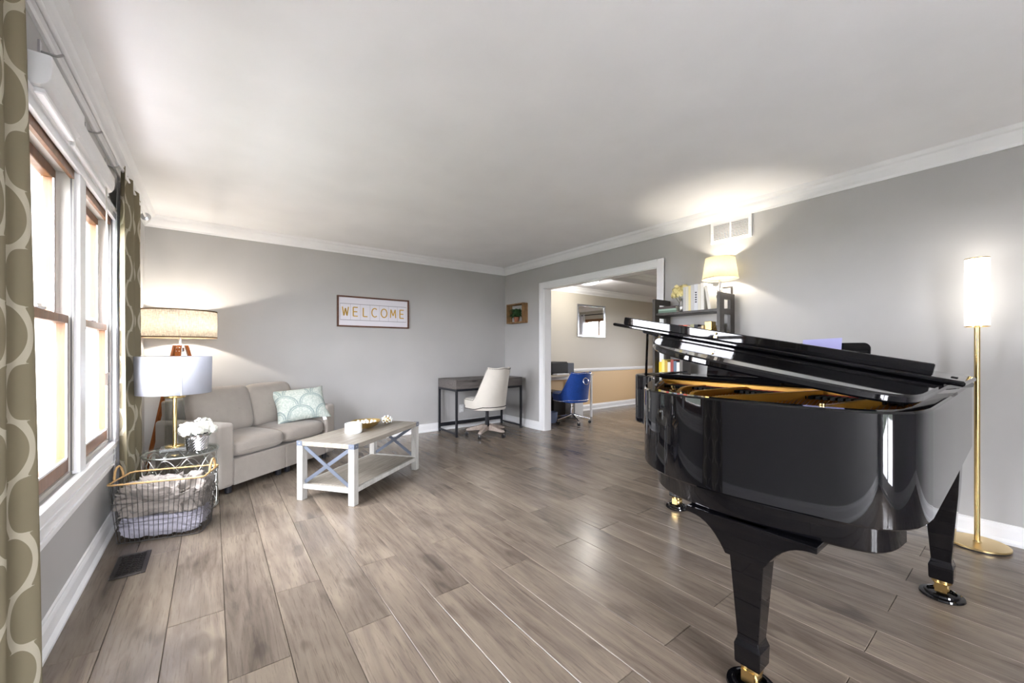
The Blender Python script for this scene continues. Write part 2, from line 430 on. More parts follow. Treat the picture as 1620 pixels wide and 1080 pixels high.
# ------------------------------------------------------------------ walls, ceiling
WT = .16
WY0, WY1, WZ0, WZ1 = 1.96, 3.64, .555, 2.0           # left window opening
def wall(name, boxes, mat, label):
    mb = MB()
    for b in boxes: mb.box(*b)
    return struct(mb.build(name, mat), label)
wall('wall_left', [(XL-WT, XL, YR-.12, WY0, 0, CEIL), (XL-WT, XL, WY1, YB+.12, 0, CEIL), (XL-WT, XL, WY0, WY1, 0, WZ0), (XL-WT, XL, WY0, WY1, WZ1, CEIL)], 'wall_grey', 'grey painted wall holding the double window')
wall('wall_back', [(XL, XR+.116, YB, YB+.12, 0, CEIL)], 'wall_grey', 'grey painted wall behind the sofa and desk')
wall('wall_right', [(XR, XD0, OY1, YB, 0, CEIL), (XR, XD0, YR-.12, OY0, 0, CEIL), (XR, XD0, OY0, OY1, OZ, CEIL)], 'wall_grey', 'grey painted wall with the cased opening')
RX0, RX1, RZ1 = -.15, 1.15, 2.12                       # glazed door in the rear wall
wall('wall_rear', [(XL, RX0, YR-.12, YR, 0, CEIL), (RX1, XR, YR-.12, YR, 0, CEIL), (RX0, RX1, YR-.12, YR, RZ1, CEIL)], 'wall_grey', 'grey painted wall behind the viewer with a glazed door')
slab('ceiling', XL-WT, XR+.05, YR-.12, YB+.12, CEIL, CEIL+.06, 'ceiling_white', 'plain white ceiling of the living room')
DC = 2.30
wall('wall_dining_back', [(XD0, XD1+.12, YB, YB+.12, 0, 2.7)], 'dining_two_tone', 'dining room wall, beige above tan')
wall('wall_dining_near', [(XD0, XD1+.12, YD0-.12, YD0, 0, 2.7)], 'dining_two_tone', 'dining room wall nearest the viewer, beige above tan')
DWY0, DWY1, DWZ0, DWZ1 = 2.75, 3.75, .95, 1.98
wall('wall_dining_far', [(XD1, XD1+.12, YD0, DWY0, 0, 2.7), (XD1, XD1+.12, DWY1, YB, 0, 2.7), (XD1, XD1+.12, DWY0, DWY1, 0, DWZ0), (XD1, XD1+.12, DWY0, DWY1, DWZ1, 2.7)], 'dining_two_tone', 'dining room end wall with its window')
TX0, TX1, TY0, TY1 = 4.75, 7.4, 1.9, 4.22              # tray recess
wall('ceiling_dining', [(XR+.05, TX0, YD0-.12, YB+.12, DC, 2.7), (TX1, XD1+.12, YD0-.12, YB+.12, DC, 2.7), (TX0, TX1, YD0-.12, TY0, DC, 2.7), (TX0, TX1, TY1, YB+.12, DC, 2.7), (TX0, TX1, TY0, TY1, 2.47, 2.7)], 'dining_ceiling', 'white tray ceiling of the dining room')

# mouldings: profile points (distance from wall, height) swept along a wall with mitred ends
CROWN = [(0, -.105), (.012, -.105), (.016, -.088), (.034, -.072), (.05, -.05), (.058, -.03), (.074, -.022), (.082, -.012), (.09, 0), (0, 0)]
BASE = [(0, 0), (.028, 0), (.028, .014), (.020, .024), (.015, .03), (.015, .085), (.011, .098), (.008, .104), (.008, .112), (0, .115)]
RAIL = [(0, 0), (.012, .004), (.022, .018), (.026, .035), (.026, .046), (.014, .055), (0, .066)]
trim_n = [0]
def mould(name, prof, a, b, nrm, z, mat='trim_white', m0=1, m1=1, label=None):
    a, b, nrm = Vector((*a, 0)), Vector((*b, 0)), Vector((*nrm, 0)); t = (b-a).normalized(); n = len(prof); vs = []
    for p, mt, sg in ((a, m0, 1), (b, m1, -1)):
        for d, h in prof: q = p+nrm*d+t*(sg*mt*d); vs.append((q.x, q.y, z+h))
    fs = [tuple(range(n))[::-1], tuple(n+i for i in range(n))]+[(i, (i+1) % n, n+(i+1) % n, n+i) for i in range(n)]
    return struct(MB().add(vs, fs).build(name, mat), label)
mould('trim_1', CROWN, (XL, YB), (XR, YB), (0, -1), CEIL)
mould('trim_2', CROWN, (XL, YR), (XL, YB), (1, 0), CEIL)
mould('trim_3', CROWN, (XR, YR), (XR, YB), (-1, 0), CEIL)
mould('trim_4', CROWN, (XL, YR), (XR, YR), (0, 1), CEIL)
mould('baseboard_back', BASE, (XL, YB), (XR, YB), (0, -1), 0)
mould('baseboard_left', BASE, (XL, YR), (XL, YB), (1, 0), 0)
mould('baseboard_right', BASE, (XR, OY1+.078), (XR, YB), (-1, 0), 0, m0=0)
mould('baseboard_right', BASE, (XR, YR), (XR, OY0-.078), (-1, 0), 0, m1=0)
mould('baseboard_rear', BASE, (RX1+.08, YR), (XR, YR), (0, 1), 0, m0=0)
mould('baseboard_dining', BASE, (XD0, YB), (XD1, YB), (0, -1), 0)
mould('baseboard_dining', BASE, (XD1, YD0), (XD1, YB), (-1, 0), 0)
mould('trim_5', CROWN, (XD0, YB), (XD1, YB), (0, -1), DC)
mould('trim_6', CROWN, (XD1, YD0), (XD1, YB), (-1, 0), DC)
mould('trim_7', RAIL, (XD0, YB), (XD1, YB), (0, -1), .735)
mould('trim_8', CROWN, (TX0, TY1), (TX1, TY1), (0, -1), 2.47)
mould('trim_9', CROWN, (TX0, TY0), (TX0, TY1), (1, 0), 2.47)
# cased opening: jamb lining and casings
CW = .078
mb = MB()
mb.box(XR-.002, XD0+.002, OY1-.016, OY1, 0, OZ).box(XR-.002, XD0+.002, OY0, OY0+.016, 0, OZ).box(XR-.002, XD0+.002, OY0, OY1, OZ-.016, OZ)
struct(mb.build('trim_10', 'trim_white'), 'white jamb lining of the opening')
mb = MB()
for xa, xb, xc in ((XR-.018, XR, XR-.024), (XD0, XD0+.018, XD0+.024)):
    for ya, yb in ((OY1-.006, OY1+CW), (OY0-CW, OY0+.006)):
        mb.box(xa, xb, ya, yb, 0, OZ+CW)
        e = (yb-.02, yb) if ya > 3 else (ya, ya+.02)
        mb.box(min(xa, xc), max(xb, xc), e[0], e[1], 0, OZ+CW)
    mb.box(xa, xb, OY0, OY1, OZ-.006, OZ+CW); mb.box(min(xa, xc), max(xb, xc), OY0, OY1, OZ+CW-.02, OZ+CW)
struct(mb.build('trim_11', 'trim_white', bevel=.003), 'white casing around the wide opening to the dining room')

# ------------------------------------------------------------------ left window pair (oak double-hung)
def hung(name, y0, y1, label):
    w = struct(MB().box(XL-WT, XL-.015, y0, y0+.02, WZ0, WZ1).box(XL-WT, XL-.015, y1-.02, y1, WZ0, WZ1).box(XL-WT, XL-.015, y0, y1, WZ1-.02, WZ1)
               .box(XL-WT, XL-.015, y0, y1, WZ0, WZ0+.02).build(name, 'jamb_liner'), label)
    MB().box(XL-.055, XL-.006, y0+.02, y0+.024, WZ0+.02, WZ1-.02).box(XL-.055, XL-.006, y1-.024, y1-.02, WZ0+.02, WZ1-.02).build('jamb_face', 'jamb_liner', w)
    MB().box(XL-.016, XL-.010, y0+.024, y0+.026, WZ0+.02, WZ1-.02).box(XL-.016, XL-.010, y1-.026, y1-.024, WZ0+.02, WZ1-.02).build('jamb_track', 'track_grey', w)
    MB().box(XL-.018, XL-.004, y0+.02, y1-.02, WZ1-.045, WZ1-.002).build('head_stop', 'oak_sash', w)
    mid = 1.29
    for nm, x, za, zb, rb, rt_ in (('upper_sash', XL-.080, mid-.015, WZ1-.02, .04, .05), ('lower_sash', XL-.040, WZ0+.02, mid+.02, .075, .04)):
        a, b = y0+.028, y1-.028; st = .048; t = .036
        sh = MB().box(x-t/2, x+t/2, a, a+st, za, zb, c=.003).box(x-t/2, x+t/2, b-st, b, za, zb, c=.003).box(x-t/2, x+t/2, a+st, b-st, za, za+rb, c=.003).box(x-t/2, x+t/2, a+st, b-st, zb-rt_, zb, c=.003).build(nm, 'oak_sash', w)
        MB().box(x-.004, x+.004, a+st-.004, b-st+.004, za+rb-.004, zb-rt_+.004).build('pane', 'pane_glass', sh)
        if nm == 'lower_sash':
            MB().box(x-.002, x+.022, (a+b)/2-.05, (a+b)/2+.05, zb, zb+.012, c=.003).box(x+.0, x+.012, (a+b)/2-.015, (a+b)/2+.04, zb+.012, zb+.022, c=.002).build('sash_lock', 'nickel', sh)
        MB().box(x+.018, x+.024, a+st-.01, a+st, za+rb, zb-rt_).box(x+.018, x+.024, b-st, b-st+.01, za+rb, zb-rt_).box(x+.018, x+.024, a+st, b-st, za+rb-.01, za+rb).build('glazing_bead', 'plastic_white', sh)
    return w
MY0, MY1 = 2.775, 2.885
hung('window_1', WY0+.005, MY0, 'oak double hung window beside the near curtain')
hung('window_2', MY1, WY1-.005, 'oak double hung window beside the far curtain')
mb = MB().box(XL-WT, XL+.012, MY0, MY1, WZ0, WZ1)                    # mullion
for a, b in ((WY0-.075, WY0+.01), (WY1-.01, WY1+.075)): mb.box(XL, XL+.018, a, b, WZ0-.13, WZ1+.05)
mb.box(XL, XL+.018, WY0-.075, WY1+.075, WZ1-.01, WZ1+.05).box(XL, XL+.028, WY0-.08, WY1+.08, WZ1+.03, WZ1+.05)
mb.box(XL, XL+.03, WY0-.08, WY1+.08, WZ0-.03, WZ0+.004).box(XL, XL+.018, WY0-.075, WY1+.075, WZ0-.135, WZ0-.03).box(XL, XL+.026, WY0-.075, WY1+.075, WZ0-.135, WZ0-.11).box(XL, XL+.023, WY0-.075, WY1+.075, WZ0-.075, WZ0-.06)
struct(mb.build('trim_12', 'trim_white', bevel=.003), 'white casing and apron around the window pair')
# rear glazed door (behind the viewer, it shows in the piano lacquer)
w = struct(MB().box(RX0, RX0+.05, YR-.12, YR, 0, RZ1).box(RX1-.05, RX1, YR-.12, YR, 0, RZ1).box(RX0, RX1, YR-.12, YR, RZ1-.05, RZ1).box(RX0, RX1, YR-.12, YR, 0, .03).build('door_1', 'trim_white'), 'white glazed patio door behind the viewer')
for a, b, y in ((RX0+.05, .53, YR-.08), (.47, RX1-.05, YR-.04)):
    p = MB().box(a, a+.07, y-.02, y+.02, .03, RZ1-.05).box(b-.07, b, y-.02, y+.02, .03, RZ1-.05).box(a+.07, b-.07, y-.02, y+.02, .03, .14).box(a+.07, b-.07, y-.02, y+.02, RZ1-.14, RZ1-.05).build('door_leaf', 'trim_white', w)
    MB().box(a+.06, b-.06, y-.004, y+.004, .13, RZ1-.13).build('pane', 'pane_glass', p)
struct(MB().box(RX0-.08, RX0, YR, YR+.018, 0, RZ1+.08).box(RX1, RX1+.08, YR, YR+.018, 0, RZ1+.08).box(RX0, RX1, YR, YR+.018, RZ1, RZ1+.08).build('trim_13', 'trim_white'), 'white casing of the patio door')
# dining window
w = struct(MB().box(XD1-.01, XD1+.12, DWY0, DWY0+.05, DWZ0, DWZ1).box(XD1-.01, XD1+.12, DWY1-.05, DWY1, DWZ0, DWZ1).box(XD1-.01, XD1+.12, DWY0, DWY1, DWZ1-.07, DWZ1).box(XD1-.01, XD1+.12, DWY0, DWY1, DWZ0, DWZ0+.05).box(XD1+.02, XD1+.08, 3.23, 3.27, DWZ0, DWZ1).build('window_3', 'oak_sash'), 'oak framed window at the end of the dining room')
MB().box(XD1+.05, XD1+.058, DWY0+.05, 3.23, DWZ0+.05, DWZ1-.07).build('pane', 'pane_glass', w)
MB().box(XD1+.05, XD1+.058, 3.27, DWY1-.05, DWZ0+.05, DWZ1-.07).build('pane', 'pane_glass', w)

# ------------------------------------------------------------------ outdoors
lawn = MB().box(-60, XL-WT-.01, -60, 60, -.6, -.35).box(XL-WT-.01, 60, -60, YR-.13, -.6, -.35).box(XD1+.13, 60, YR-.13, 60, -.6, -.35).build('lawn', 'grass'); struct(lawn, 'bright green lawn outside the windows'); lawn['kind'] = 'structure'
tag(MB().box(-40, -3.2, 19, 24, -.36, -.30).build('driveway', 'asphalt'), 'grey driveway crossing the lawn outside the window', 'driveway', kind='structure')
struct(MB().box(-1.5, 4.6, -7.5, YR-.125, -.36, -.05).build('patio', 'concrete'), 'unseen pale concrete slab added outside the glazed door to bounce daylight')  # unseen pale slab, added to bounce daylight up on to the ceiling
struct(MB().box(-1.55, XL-WT-.005, 0, 7.4, -.36, -.15).build('porch_floor', 'concrete_dark'), 'pale concrete porch floor added outside the window to bounce daylight')  # porch floor guessed from the white wall, added to bounce daylight indoors
pw = MB()
for i in range(8): pw.box(XL-WT-.02-.115*(i+1)+.004, XL-WT-.02-.115*i, 7.4, 7.44, -.35, 3.2)
pw.box(XL-WT-.95, XL-WT-.02, 7.44, 7.6, -.35, 3.2)
struct(pw.build('wall_porch', 'siding_white'), 'white boarded porch wall outside the window')
def tree(loc, h, seed, label):
    random.seed(seed); t = thing('bare_tree', label, 'tree', loc, 0, 'bare trees outside'); mb = MB()
    def grow(p, d, l, r, k):
        q = p+d*l; mb.tube([p, (p+q)/2+Vector((random.uniform(-1, 1), random.uniform(-1, 1), 0))*l*.06, q], [r, r*.85, r*.7], 5)
        if k == 0: return
        for _ in range(3 if k > 1 else 4):
            e = (d+Vector((random.uniform(-1, 1), random.uniform(-1, 1), random.uniform(-.2, .8)))*.75).normalized(); grow(q, e, l*random.uniform(.6, .82), r*.6, k-1)
    grow(Vector((0, 0, 0)), Vector((0, 0, 1)), h*.28, h*.03, 5); mb.build('branches', 'bark', t); return t
tree((-5.75, 25, -.35), 7, 3, 'bare branching tree beyond the driveway, nearest the porch')
tree((-9.2, 40, -.35), 9, 5, 'bare branching tree beyond the driveway, farther from the house')
random.seed(11)

# ================================================================== GRAND PIANO
PO = (2.2, .95, 0)
pn = thing('grand_piano', 'glossy black grand piano with half raised lid beside the brass lamp', 'piano', PO)
RB, RT = .66, .98                                     # rim bottom and top
tailpts = [(1.64, .180), (1.53, .192), (1.452, .232), (1.41, .305), (1.388, .42), (1.372, .56), (1.368, .70), (1.388, .84), (1.45, .965), (1.55, 1.065), (1.72, 1.175), (1.93, 1.285), (2.10, 1.38), (2.20, 1.475), (2.265, 1.58), (2.325, 1.67), (2.42, 1.715), (2.56, 1.72)]
path = [(3.03, .200), (2.6, .193), (2.2, .187)]+spline(tailpts, 5)+[(2.8, 1.72), (3.0, 1.72)]
poly = path                                          # closed by the keyboard edge
def inset(d): return offset(path, d, False)
# orientation check: path runs bass -> tail -> treble (clockwise seen from above), interior on the right
def off(d):
    q = offset(path+[], d, False); c = (2.4, .95)
    i = len(path)//2
    if (Vector(q[i])-Vector(c)).length > (Vector(path[i])-Vector(c)).length: q = offset(path, -d, False)
    return q
def band(mb, p_out, p_in, z0, z1, c=.006):
    n = len(p_out); prof = lambda o, i: None
    vs = []
    for o, i in zip(p_out, p_in):
        d = (Vector(i)-Vector(o)).normalized()*c
        vs += [(o[0]+d.x, o[1]+d.y, z0), (o[0], o[1], z0+c), (o[0], o[1], z1-c), (o[0]+d.x, o[1]+d.y, z1), (i[0]-d.x, i[1]-d.y, z1), (i[0], i[1], z1-c), (i[0], i[1], z0)]
    k = 7; fs = []
    for a in range(n-1):
        for j in range(k): fs.append((a*k+j, a*k+(j+1) % k, (a+1)*k+(j+1) % k, (a+1)*k+j))
    fs += [tuple(range(k)), tuple((n-1)*k+j for j in range(k))[::-1]]
    return mb.add(vs, fs)
band(MB(PO), path, off(.05), RB, RT).build('rim', 'piano_black', pn, smooth=40)
band(MB(PO), off(.0505), off(.058), RB+.08, RT-.02, .001).build('inner_rim', 'inner_rim_veneer', pn, smooth=40)
# lower frame under the tail
lo_ = [p for p in off(.055) if p[0] < 2.02]
MB(PO).prism(lo_, .572, RB+.03, c=.006).build('lower_frame', 'piano_black', pn, smooth=40)
MB(PO).prism(off(.052), RB+.03, RB+.05).build('bottom_board', 'piano_satin', pn)
# gold plate with struts, soundboard, strings, pins
MB(PO).prism([p for p in off(.06) if p[0] < 2.5], .868, .878).build('soundboard', 'soundboard', pn)
o1, o2 = off(.062), off(.125); sel = [i for i, p in enumerate(path) if p[0] < 2.32]
band(MB(PO), [o1[i] for i in sel], [o2[i] for i in sel], .879, .908, .004).build('plate_flange', 'plate_gold', pn, smooth=40)
pb_ = [p for p in off(.06) if 2.245 < p[0] < 2.56]; pl = MB(PO).prism([(2.25, .26)]+[p for p in pb_ if p[1] > 1]+[(2.56, .26)][::1], .885, .925, c=.004).build('pin_block', 'plate_gold', pn)
MB(PO).box(2.225, 2.245, .27, 1.50, .879, .966, c=.004).build('plate_wall', 'plate_gold', pn)
for k, (a, b, h) in enumerate((((1.52, .80), (2.225, .60), .962), ((1.74, .985), (2.225, .925), .955), ((1.97, 1.17), (2.225, 1.14), .95), ((1.58, .47), (2.225, .36), .955), ((2.08, 1.34), (2.225, 1.33), .945))):
    A, B = Vector((*a, 0)), Vector((*b, 0)); t = (B-A).normalized(); n_ = Vector((-t.y, t.x, 0))*.011; L = (B-A).length
    pr = [(0, .882), (0, .905), (.03, .925), (.06, h-.006), (.10, h), (L, h), (L, .882)]; vs = []
    for s_ in (-1, 1):
        for d, zz in pr: q = A+t*d+n_*s_; vs.append((q.x, q.y, zz))
    m_ = len(pr)
    st = MB(PO).add(vs, [tuple(range(m_)), tuple(range(m_, 2*m_))[::-1]]+[(i, (i+1) % m_, m_+(i+1) % m_, m_+i) for i in range(m_)]).build('plate_strut', 'plate_gold', pn, bevel=.003)
    MB(PO).lathe([(.016, .905), (.016, .93), (.011, .934), (.011, .95), (.006, .956)], 10, (a[0]-.012, a[1]+.004)).build('plate_bolt', 'brass', pn, smooth=40)
MB(PO).lathe([(.011, .88), (.011, .945), (.017, .95), (.017, .966), (.008, .97), (.008, .985)], 12, (1.463, .392)).build('lid_button', 'brass', pn, smooth=40)
sm = MB(PO)
for i in range(70):
    y = .29+i*1.18/70; f = i/70
    yb = .24+.95*f*(1-.25*f); xb = None
    inner = off(.15)
    cand = [p[0] for p in inner if abs(p[1]-yb) < .05 and p[0] < 2.2]
    xb = min(cand) if cand else 2.0
    sm.tube([(2.24, y, .933), (xb, yb, .915)], .0011, 3)
so = sm.build('strings', 'string_steel', pn); so['kind'] = 'stuff'
tp = MB(PO)
for i in range(60):
    for r_ in range(3): tp.lathe([(.0032, .925), (.0032, .945)], 5, (2.29+r_*.035+(i % 2)*.012, .32+i*.0215))
so = tp.build('tuning_pins', 'nickel', pn); so['kind'] = 'stuff'
dm = MB(PO)
for i in range(44): dm.box(2.10, 2.19, .31+i*.026, .327+i*.026, .930, .943)
so = dm.build('dampers', 'felt_black', pn); so['kind'] = 'stuff'
MB(PO).box(2.195, 2.222, .30, 1.48, .934, .944).build('damper_felt', 'felt_red', pn)
# music shelf and desk
MB(PO).box(2.44, 2.84, .262, 1.655, .955, .972, c=.003).build('music_shelf', 'piano_black', pn)
dk = []
for a, b in ((-.42, 0), (-.42, .185)): dk.append((a, b))
for t in range(7): u_ = pi/2*t/6; dk.append((-.42+.03-.03*cos(u_), .185+.03*sin(u_)))
for t in range(7): u_ = pi/2*(1-t/6); dk.append((.42-.03+.03*cos(u_), .185+.03*sin(u_)))
dk += [(.42, 0)]
mt = Matrix.Translation((2.70, .945, .972)) @ Matrix.Rotation(radians(10), 4, 'Y') @ Matrix(((0, 0, 1, 0), (1, 0, 0, 0), (0, 1, 0, 0), (0, 0, 0, 1)))
MB(PO).prism(dk, -.008, .008, mt, c=.003).build('music_desk', 'piano_black', pn)
# key bed, keys, fallboard
MB(PO).box(2.52, 3.02, .235, 1.69, .60, .66, c=.004).build('key_bed', 'piano_black', pn)
MB(PO).box(2.985, 3.02, .255, 1.665, .66, .725, c=.004).build('key_slip', 'piano_black', pn)
MB(PO).box(2.80, 2.985, .252, .325, .66, .76, c=.006).build('key_block', 'piano_black', pn)
MB(PO).box(2.80, 2.985, 1.595, 1.668, .66, .76, c=.006).build('key_block', 'piano_black', pn)
kb = MB(PO)
for i in range(52): kb.box(2.835, 2.982, .33+i*.02425, .33+i*.02425+.0234, .69, .735)
so = kb.build('white_keys', 'ivory', pn); so['kind'] = 'stuff'
kb = MB(PO)
for i in range(51):
    if i % 7 in (0, 2, 3, 5, 6): kb.box(2.835, 2.93, .33+(i+1)*.02425-.0055, .33+(i+1)*.02425+.0055, .735, .747)
so = kb.build('black_keys', 'piano_satin', pn); so['kind'] = 'stuff'
MB(PO).box(2.80, 2.832, .262, 1.66, .70, .95, c=.005).build('fallboard', 'piano_black', pn)
# legs with brass casters and cups
def pleg(x, y, bracket):
    lg = MB(PO)
    def sq(prof, sx=1):
        vs = []
        for wx, wy, zz in prof: vs += [(x-wx/2, y-wy/2, zz), (x+wx/2, y-wy/2, zz), (x+wx/2, y+wy/2, zz), (x-wx/2, y+wy/2, zz)]
        fs = [(3, 2, 1, 0), tuple(len(vs)-4+j for j in range(4))]
        for r in range(len(prof)-1):
            for j in range(4): a, b = r*4+j, r*4+(j+1) % 4; fs.append((a, b, b+4, a+4))
        lg.add(vs, fs)
    top = .572 if bracket else .66
    sq([(.074, .074, .083), (.079, .079, .09), (.082, .082, .148), (.070, .070, .166), (.066, .066, .176), (.098, .112, .50), (.106, .124, top-.001)])
    l = lg.build('leg', 'piano_black', pn, bevel=.003)
    if bracket:
        half = .2; pr = [(-half, .571), (-half, .550)]
        for t in range(1, 9): f = t/8; pr.append((-half+(half-.060)*f, .550-.10*f**2.6))
        for t in range(8, -1, -1): f = t/8; pr.append((half-(half-.060)*f, .550-.10*f**2.6))
        pr += [(half, .571)]
        vs = [(x+s_*.062, y+d, zz) for s_ in (-1, 1) for d, zz in pr]; m_ = len(pr)
        MB(PO).add(vs, [tuple(range(m_)), tuple(range(m_, 2*m_))[::-1]]+[(i, (i+1) % m_, m_+(i+1) % m_, m_+i) for i in range(m_)]).build('leg_bracket', 'piano_black', pn, bevel=.003)
    MB(PO).lathe([(.03, .062), (.034, .066), (.034, .083)], 14, (x, y)).box(x-.034, x-.026, y-.02, y+.02, .028, .07).box(x+.026, x+.034, y-.02, y+.02, .028, .07).build('caster_fork', 'brass', l, smooth=40)
    MB(PO).lathe([(.022, -.022), (.026, -.018), (.026, .018), (.022, .022)], 16, mat=Matrix.Translation((x, y, .042)) @ Matrix.Rotation(pi/2, 4, 'Y')).build('caster_wheel', 'brass', l, smooth=40)
    MB(PO).lathe([(.074, 0), (.077, .004), (.075, .012), (.060, .014), (.058, .022), (.050, .024), (.046, .014), (.0, .013)], 32, (x, y), cap=False).build('caster_cup', 'piano_black', l, smooth=40)
pleg(1.465, .588, True); pleg(2.715, .272, False); pleg(2.705, 1.587, False)
# pedal lyre
MB(PO).box(2.62, 2.70, .90, .925, .14, .60, c=.003).box(2.62, 2.70, .975, 1.0, .14, .60, c=.003).box(2.60, 2.72, .86, 1.04, .08, .15, c=.006).build('pedal_lyre', 'piano_black', pn)
for y in (.89, .95, 1.01): MB(PO).box(2.70, 2.84, y-.014, y+.014, .085, .095, c=.003).build('pedal', 'brass', pn)
# lid hinged along the bass side, half raised; the front flap lies folded back on it
HY, HZ, LA = .165, RT+.006, radians(10.8)
lid_out = [p for p in off(-.022) if p[0] < 2.53]
lid_out = [(2.53, HY)]+lid_out+[(2.53, 1.742)]
lid_loc = [(x-2.2, y-HY) for x, y in lid_out]
def lidpart(mb, name, mat, parent, **k): return mb.build(name, mat, parent, **k)
li = MB().prism(lid_loc, 0, .026, c=.006).build('lid', 'piano_black', pn, smooth=30)
li.location = (0, HY-.95, HZ); li.rotation_euler = (LA, 0, 0)
F0, F1 = 2.13-2.2, 2.53-2.2
MB().box(F0, F1, -.002, 1.575, .0275, .0475, c=.006).build('front_flap', 'piano_black', li)
MB().box(F0+.012, F0+.032, .085, 1.50, .0475, .094, c=.004).build('flap_lip', 'piano_black', li)
MB().box(F0+.13, F0+.155, .03, .048, .0475, .051, c=.001).build('bumper', 'rubber', li)
MB().box(F0+.13, F0+.155, 1.53, 1.545, .0475, .051, c=.001).build('bumper', 'rubber', li)
MB().lathe([(.006, .0), (.006, .006), (.002, .008)], 10, mat=Matrix.Translation((F0+.0115, .90, .080)) @ Matrix.Rotation(-pi/2, 4, 'Y')).box(F0+.009, F0+.012, .892, .908, .056, .074).build('flap_catch', 'brass', li)

# short prop holding the lid and the long prop folded across the plate
MB(PO).tube([(2.385, 1.628, .965), (2.36, 1.60, 1.255)], .008, 8).build('lid_prop', 'piano_black', pn, smooth=40)
MB(PO).bar((2.36, 1.50, .984), (2.13, .72, .984), .024, .020).build('folded_prop', 'piano_black', pn, bevel=.003)
tag(MB((2.66, .70, 0)).add([(2.664, .64, .985), (2.668, .82, .985), (2.720, .82, 1.204), (2.716, .64, 1.212), (2.6648, .64, .9848), (2.6688, .82, .9848), (2.7208, .82, 1.2038), (2.7168, .64, 1.2118)], [(0, 1, 2, 3), (7, 6, 5, 4), (0, 3, 7, 4), (1, 5, 6, 2), (3, 2, 6, 7), (0, 4, 5, 1)]).build('sheet_music', 'paper_lilac'), 'pale lilac sheet of music leaning on the piano music desk', 'sheet music').location = (2.6635, .70, 0)

# ================================================================== SOFA
SA = radians(37.5); SO = (.042, 3.812, 0); SL, SD = 1.295, .695
sf = thing('loveseat', 'grey fabric loveseat set diagonally across the corner', 'sofa', SO, SA)
AW = .135
for x0, x1 in ((0, AW), (SL-AW, SL)):
    MB().box(x0, x1, 0, SD, .055, .565).build('arm', 'sofa_cloth', sf, smooth=60, bevel=.028, seg=4)
MB().box(AW+.002, SL/2-.001, .012, SD-.12, .055, .265).build('base', 'sofa_cloth', sf, bevel=.008)
MB().box(SL/2+.001, SL-AW-.002, .012, SD-.12, .055, .265).build('base', 'sofa_cloth', sf, bevel=.008)
mt = Matrix.Translation((0, SD-.09, .055)) @ Matrix.Rotation(radians(-3), 4, 'X')
MB().box(AW*.3, SL-AW*.3, -.035, .045, 0, .672, mt).build('back_frame', 'sofa_cloth', sf, smooth=60, bevel=.02, seg=3)
cw = (SL-2*AW)/2
for i in (0, 1):
    c = cushion(cw+.004, .53, .165, 14, 7, .2); o = c.build('seat_cushion', 'sofa_cloth', sf, smooth=True); o.location = (AW+cw*(i+.5), .262, .347); o.rotation_euler = (radians(1.5), 0, 0)
    MB().tube([(AW+cw*i+.02, -.0025, .318), (AW+cw*(i+1)-.02, -.0025, .318)], .003, 5).build('piping', 'sofa_cloth', o).matrix_parent_inverse = (Matrix.Translation(o.location) @ o.rotation_euler.to_matrix().to_4x4()).inverted()
    b = cushion(cw+.02, .42, .20, 14, 7, .38, .03, i*9); o = b.build('back_cushion', 'sofa_cloth', sf, smooth=True)
    o.location = (AW+cw*(i+.5), .475, .605); o.rotation_euler = (radians(76), 0, radians(3 if i else -2))
    for bx in (-.1, .1): MB().sphere((bx, -.01, .0985), .009, 8, 6, sc=(1.6, 1, .5)).build('button', 'sofa_cloth', o)
for x, y in ((AW-.02, .05), (SL/2-.05, .05), (SL/2+.05, .05), (SL-AW+.02, .05), (.06, SD-.08), (SL-.06, SD-.08)):
    MB().lathe([(.02, 0), (.024, .004), (.026, .056)], 14, (x, y)).build('foot', 'black_metal', sf, smooth=40)
# throw pillow
def pillow(w, h, t, n=22):
    mb = MB(); vs = []; uv = []; fs = []
    for s_ in (1, -1):
        for j in range(n+1):
            for i in range(n+1):
                a, b = -1+2*i/n, -1+2*j/n
                e = (max(0, 1-abs(a)**2.4)*max(0, 1-abs(b)**2.4))**.55
                x = a*(1-.10*(1-abs(b)**1.5)*abs(a)**3)*w/2; y = b*(1-.12*(1-abs(a)**1.5)*abs(b)**3)*h/2
                zz = s_*(t/2*e+.004)+.010*noise.noise(Vector((a*2, b*2, 3)))
                vs.append((x, y, zz)); uv.append((x+.3, y+.3))
    N = (n+1)**2
    for s_ in (0, 1):
        for j in range(n):
            for i in range(n):
                a = s_*N+j*(n+1)+i; q = (a, a+1, a+n+2, a+n+1); fs.append(q if s_ == 0 else q[::-1])
    bd = [i for i in range(n+1)]+[(n+1)*j+n for j in range(1, n+1)]+[(n+1)*n+i for i in range(n-1, -1, -1)]+[(n+1)*j for j in range(n-1, 0, -1)]
    for k in range(len(bd)): a, b = bd[k], bd[(k+1) % len(bd)]; fs.append((a, b, b+N, a+N)[::-1])
    mb.add(vs, fs); mb.uv = uv; return mb
po = thing('throw_pillow', 'pale sage pillow with fan pattern leaning against the sofa arm', 'pillow', (0, 0, 0))
sm_ = Matrix.Translation(SO) @ Matrix.Rotation(SA, 4, 'Z')
po.matrix_world = sm_ @ Matrix.Translation((SL-AW-.13, .20, .585)) @ Matrix.Rotation(radians(-34), 4, 'Z') @ Matrix.Rotation(radians(52), 4, 'X') @ Matrix.Rotation(radians(4), 4, 'Z')
pp = pillow(.50, .39, .15).build('pillow_body', 'pillow_print', po, smooth=True)
MB().box(.165, .20, -.222, -.165, -.002, .002).build('care_tag', 'paper', po)

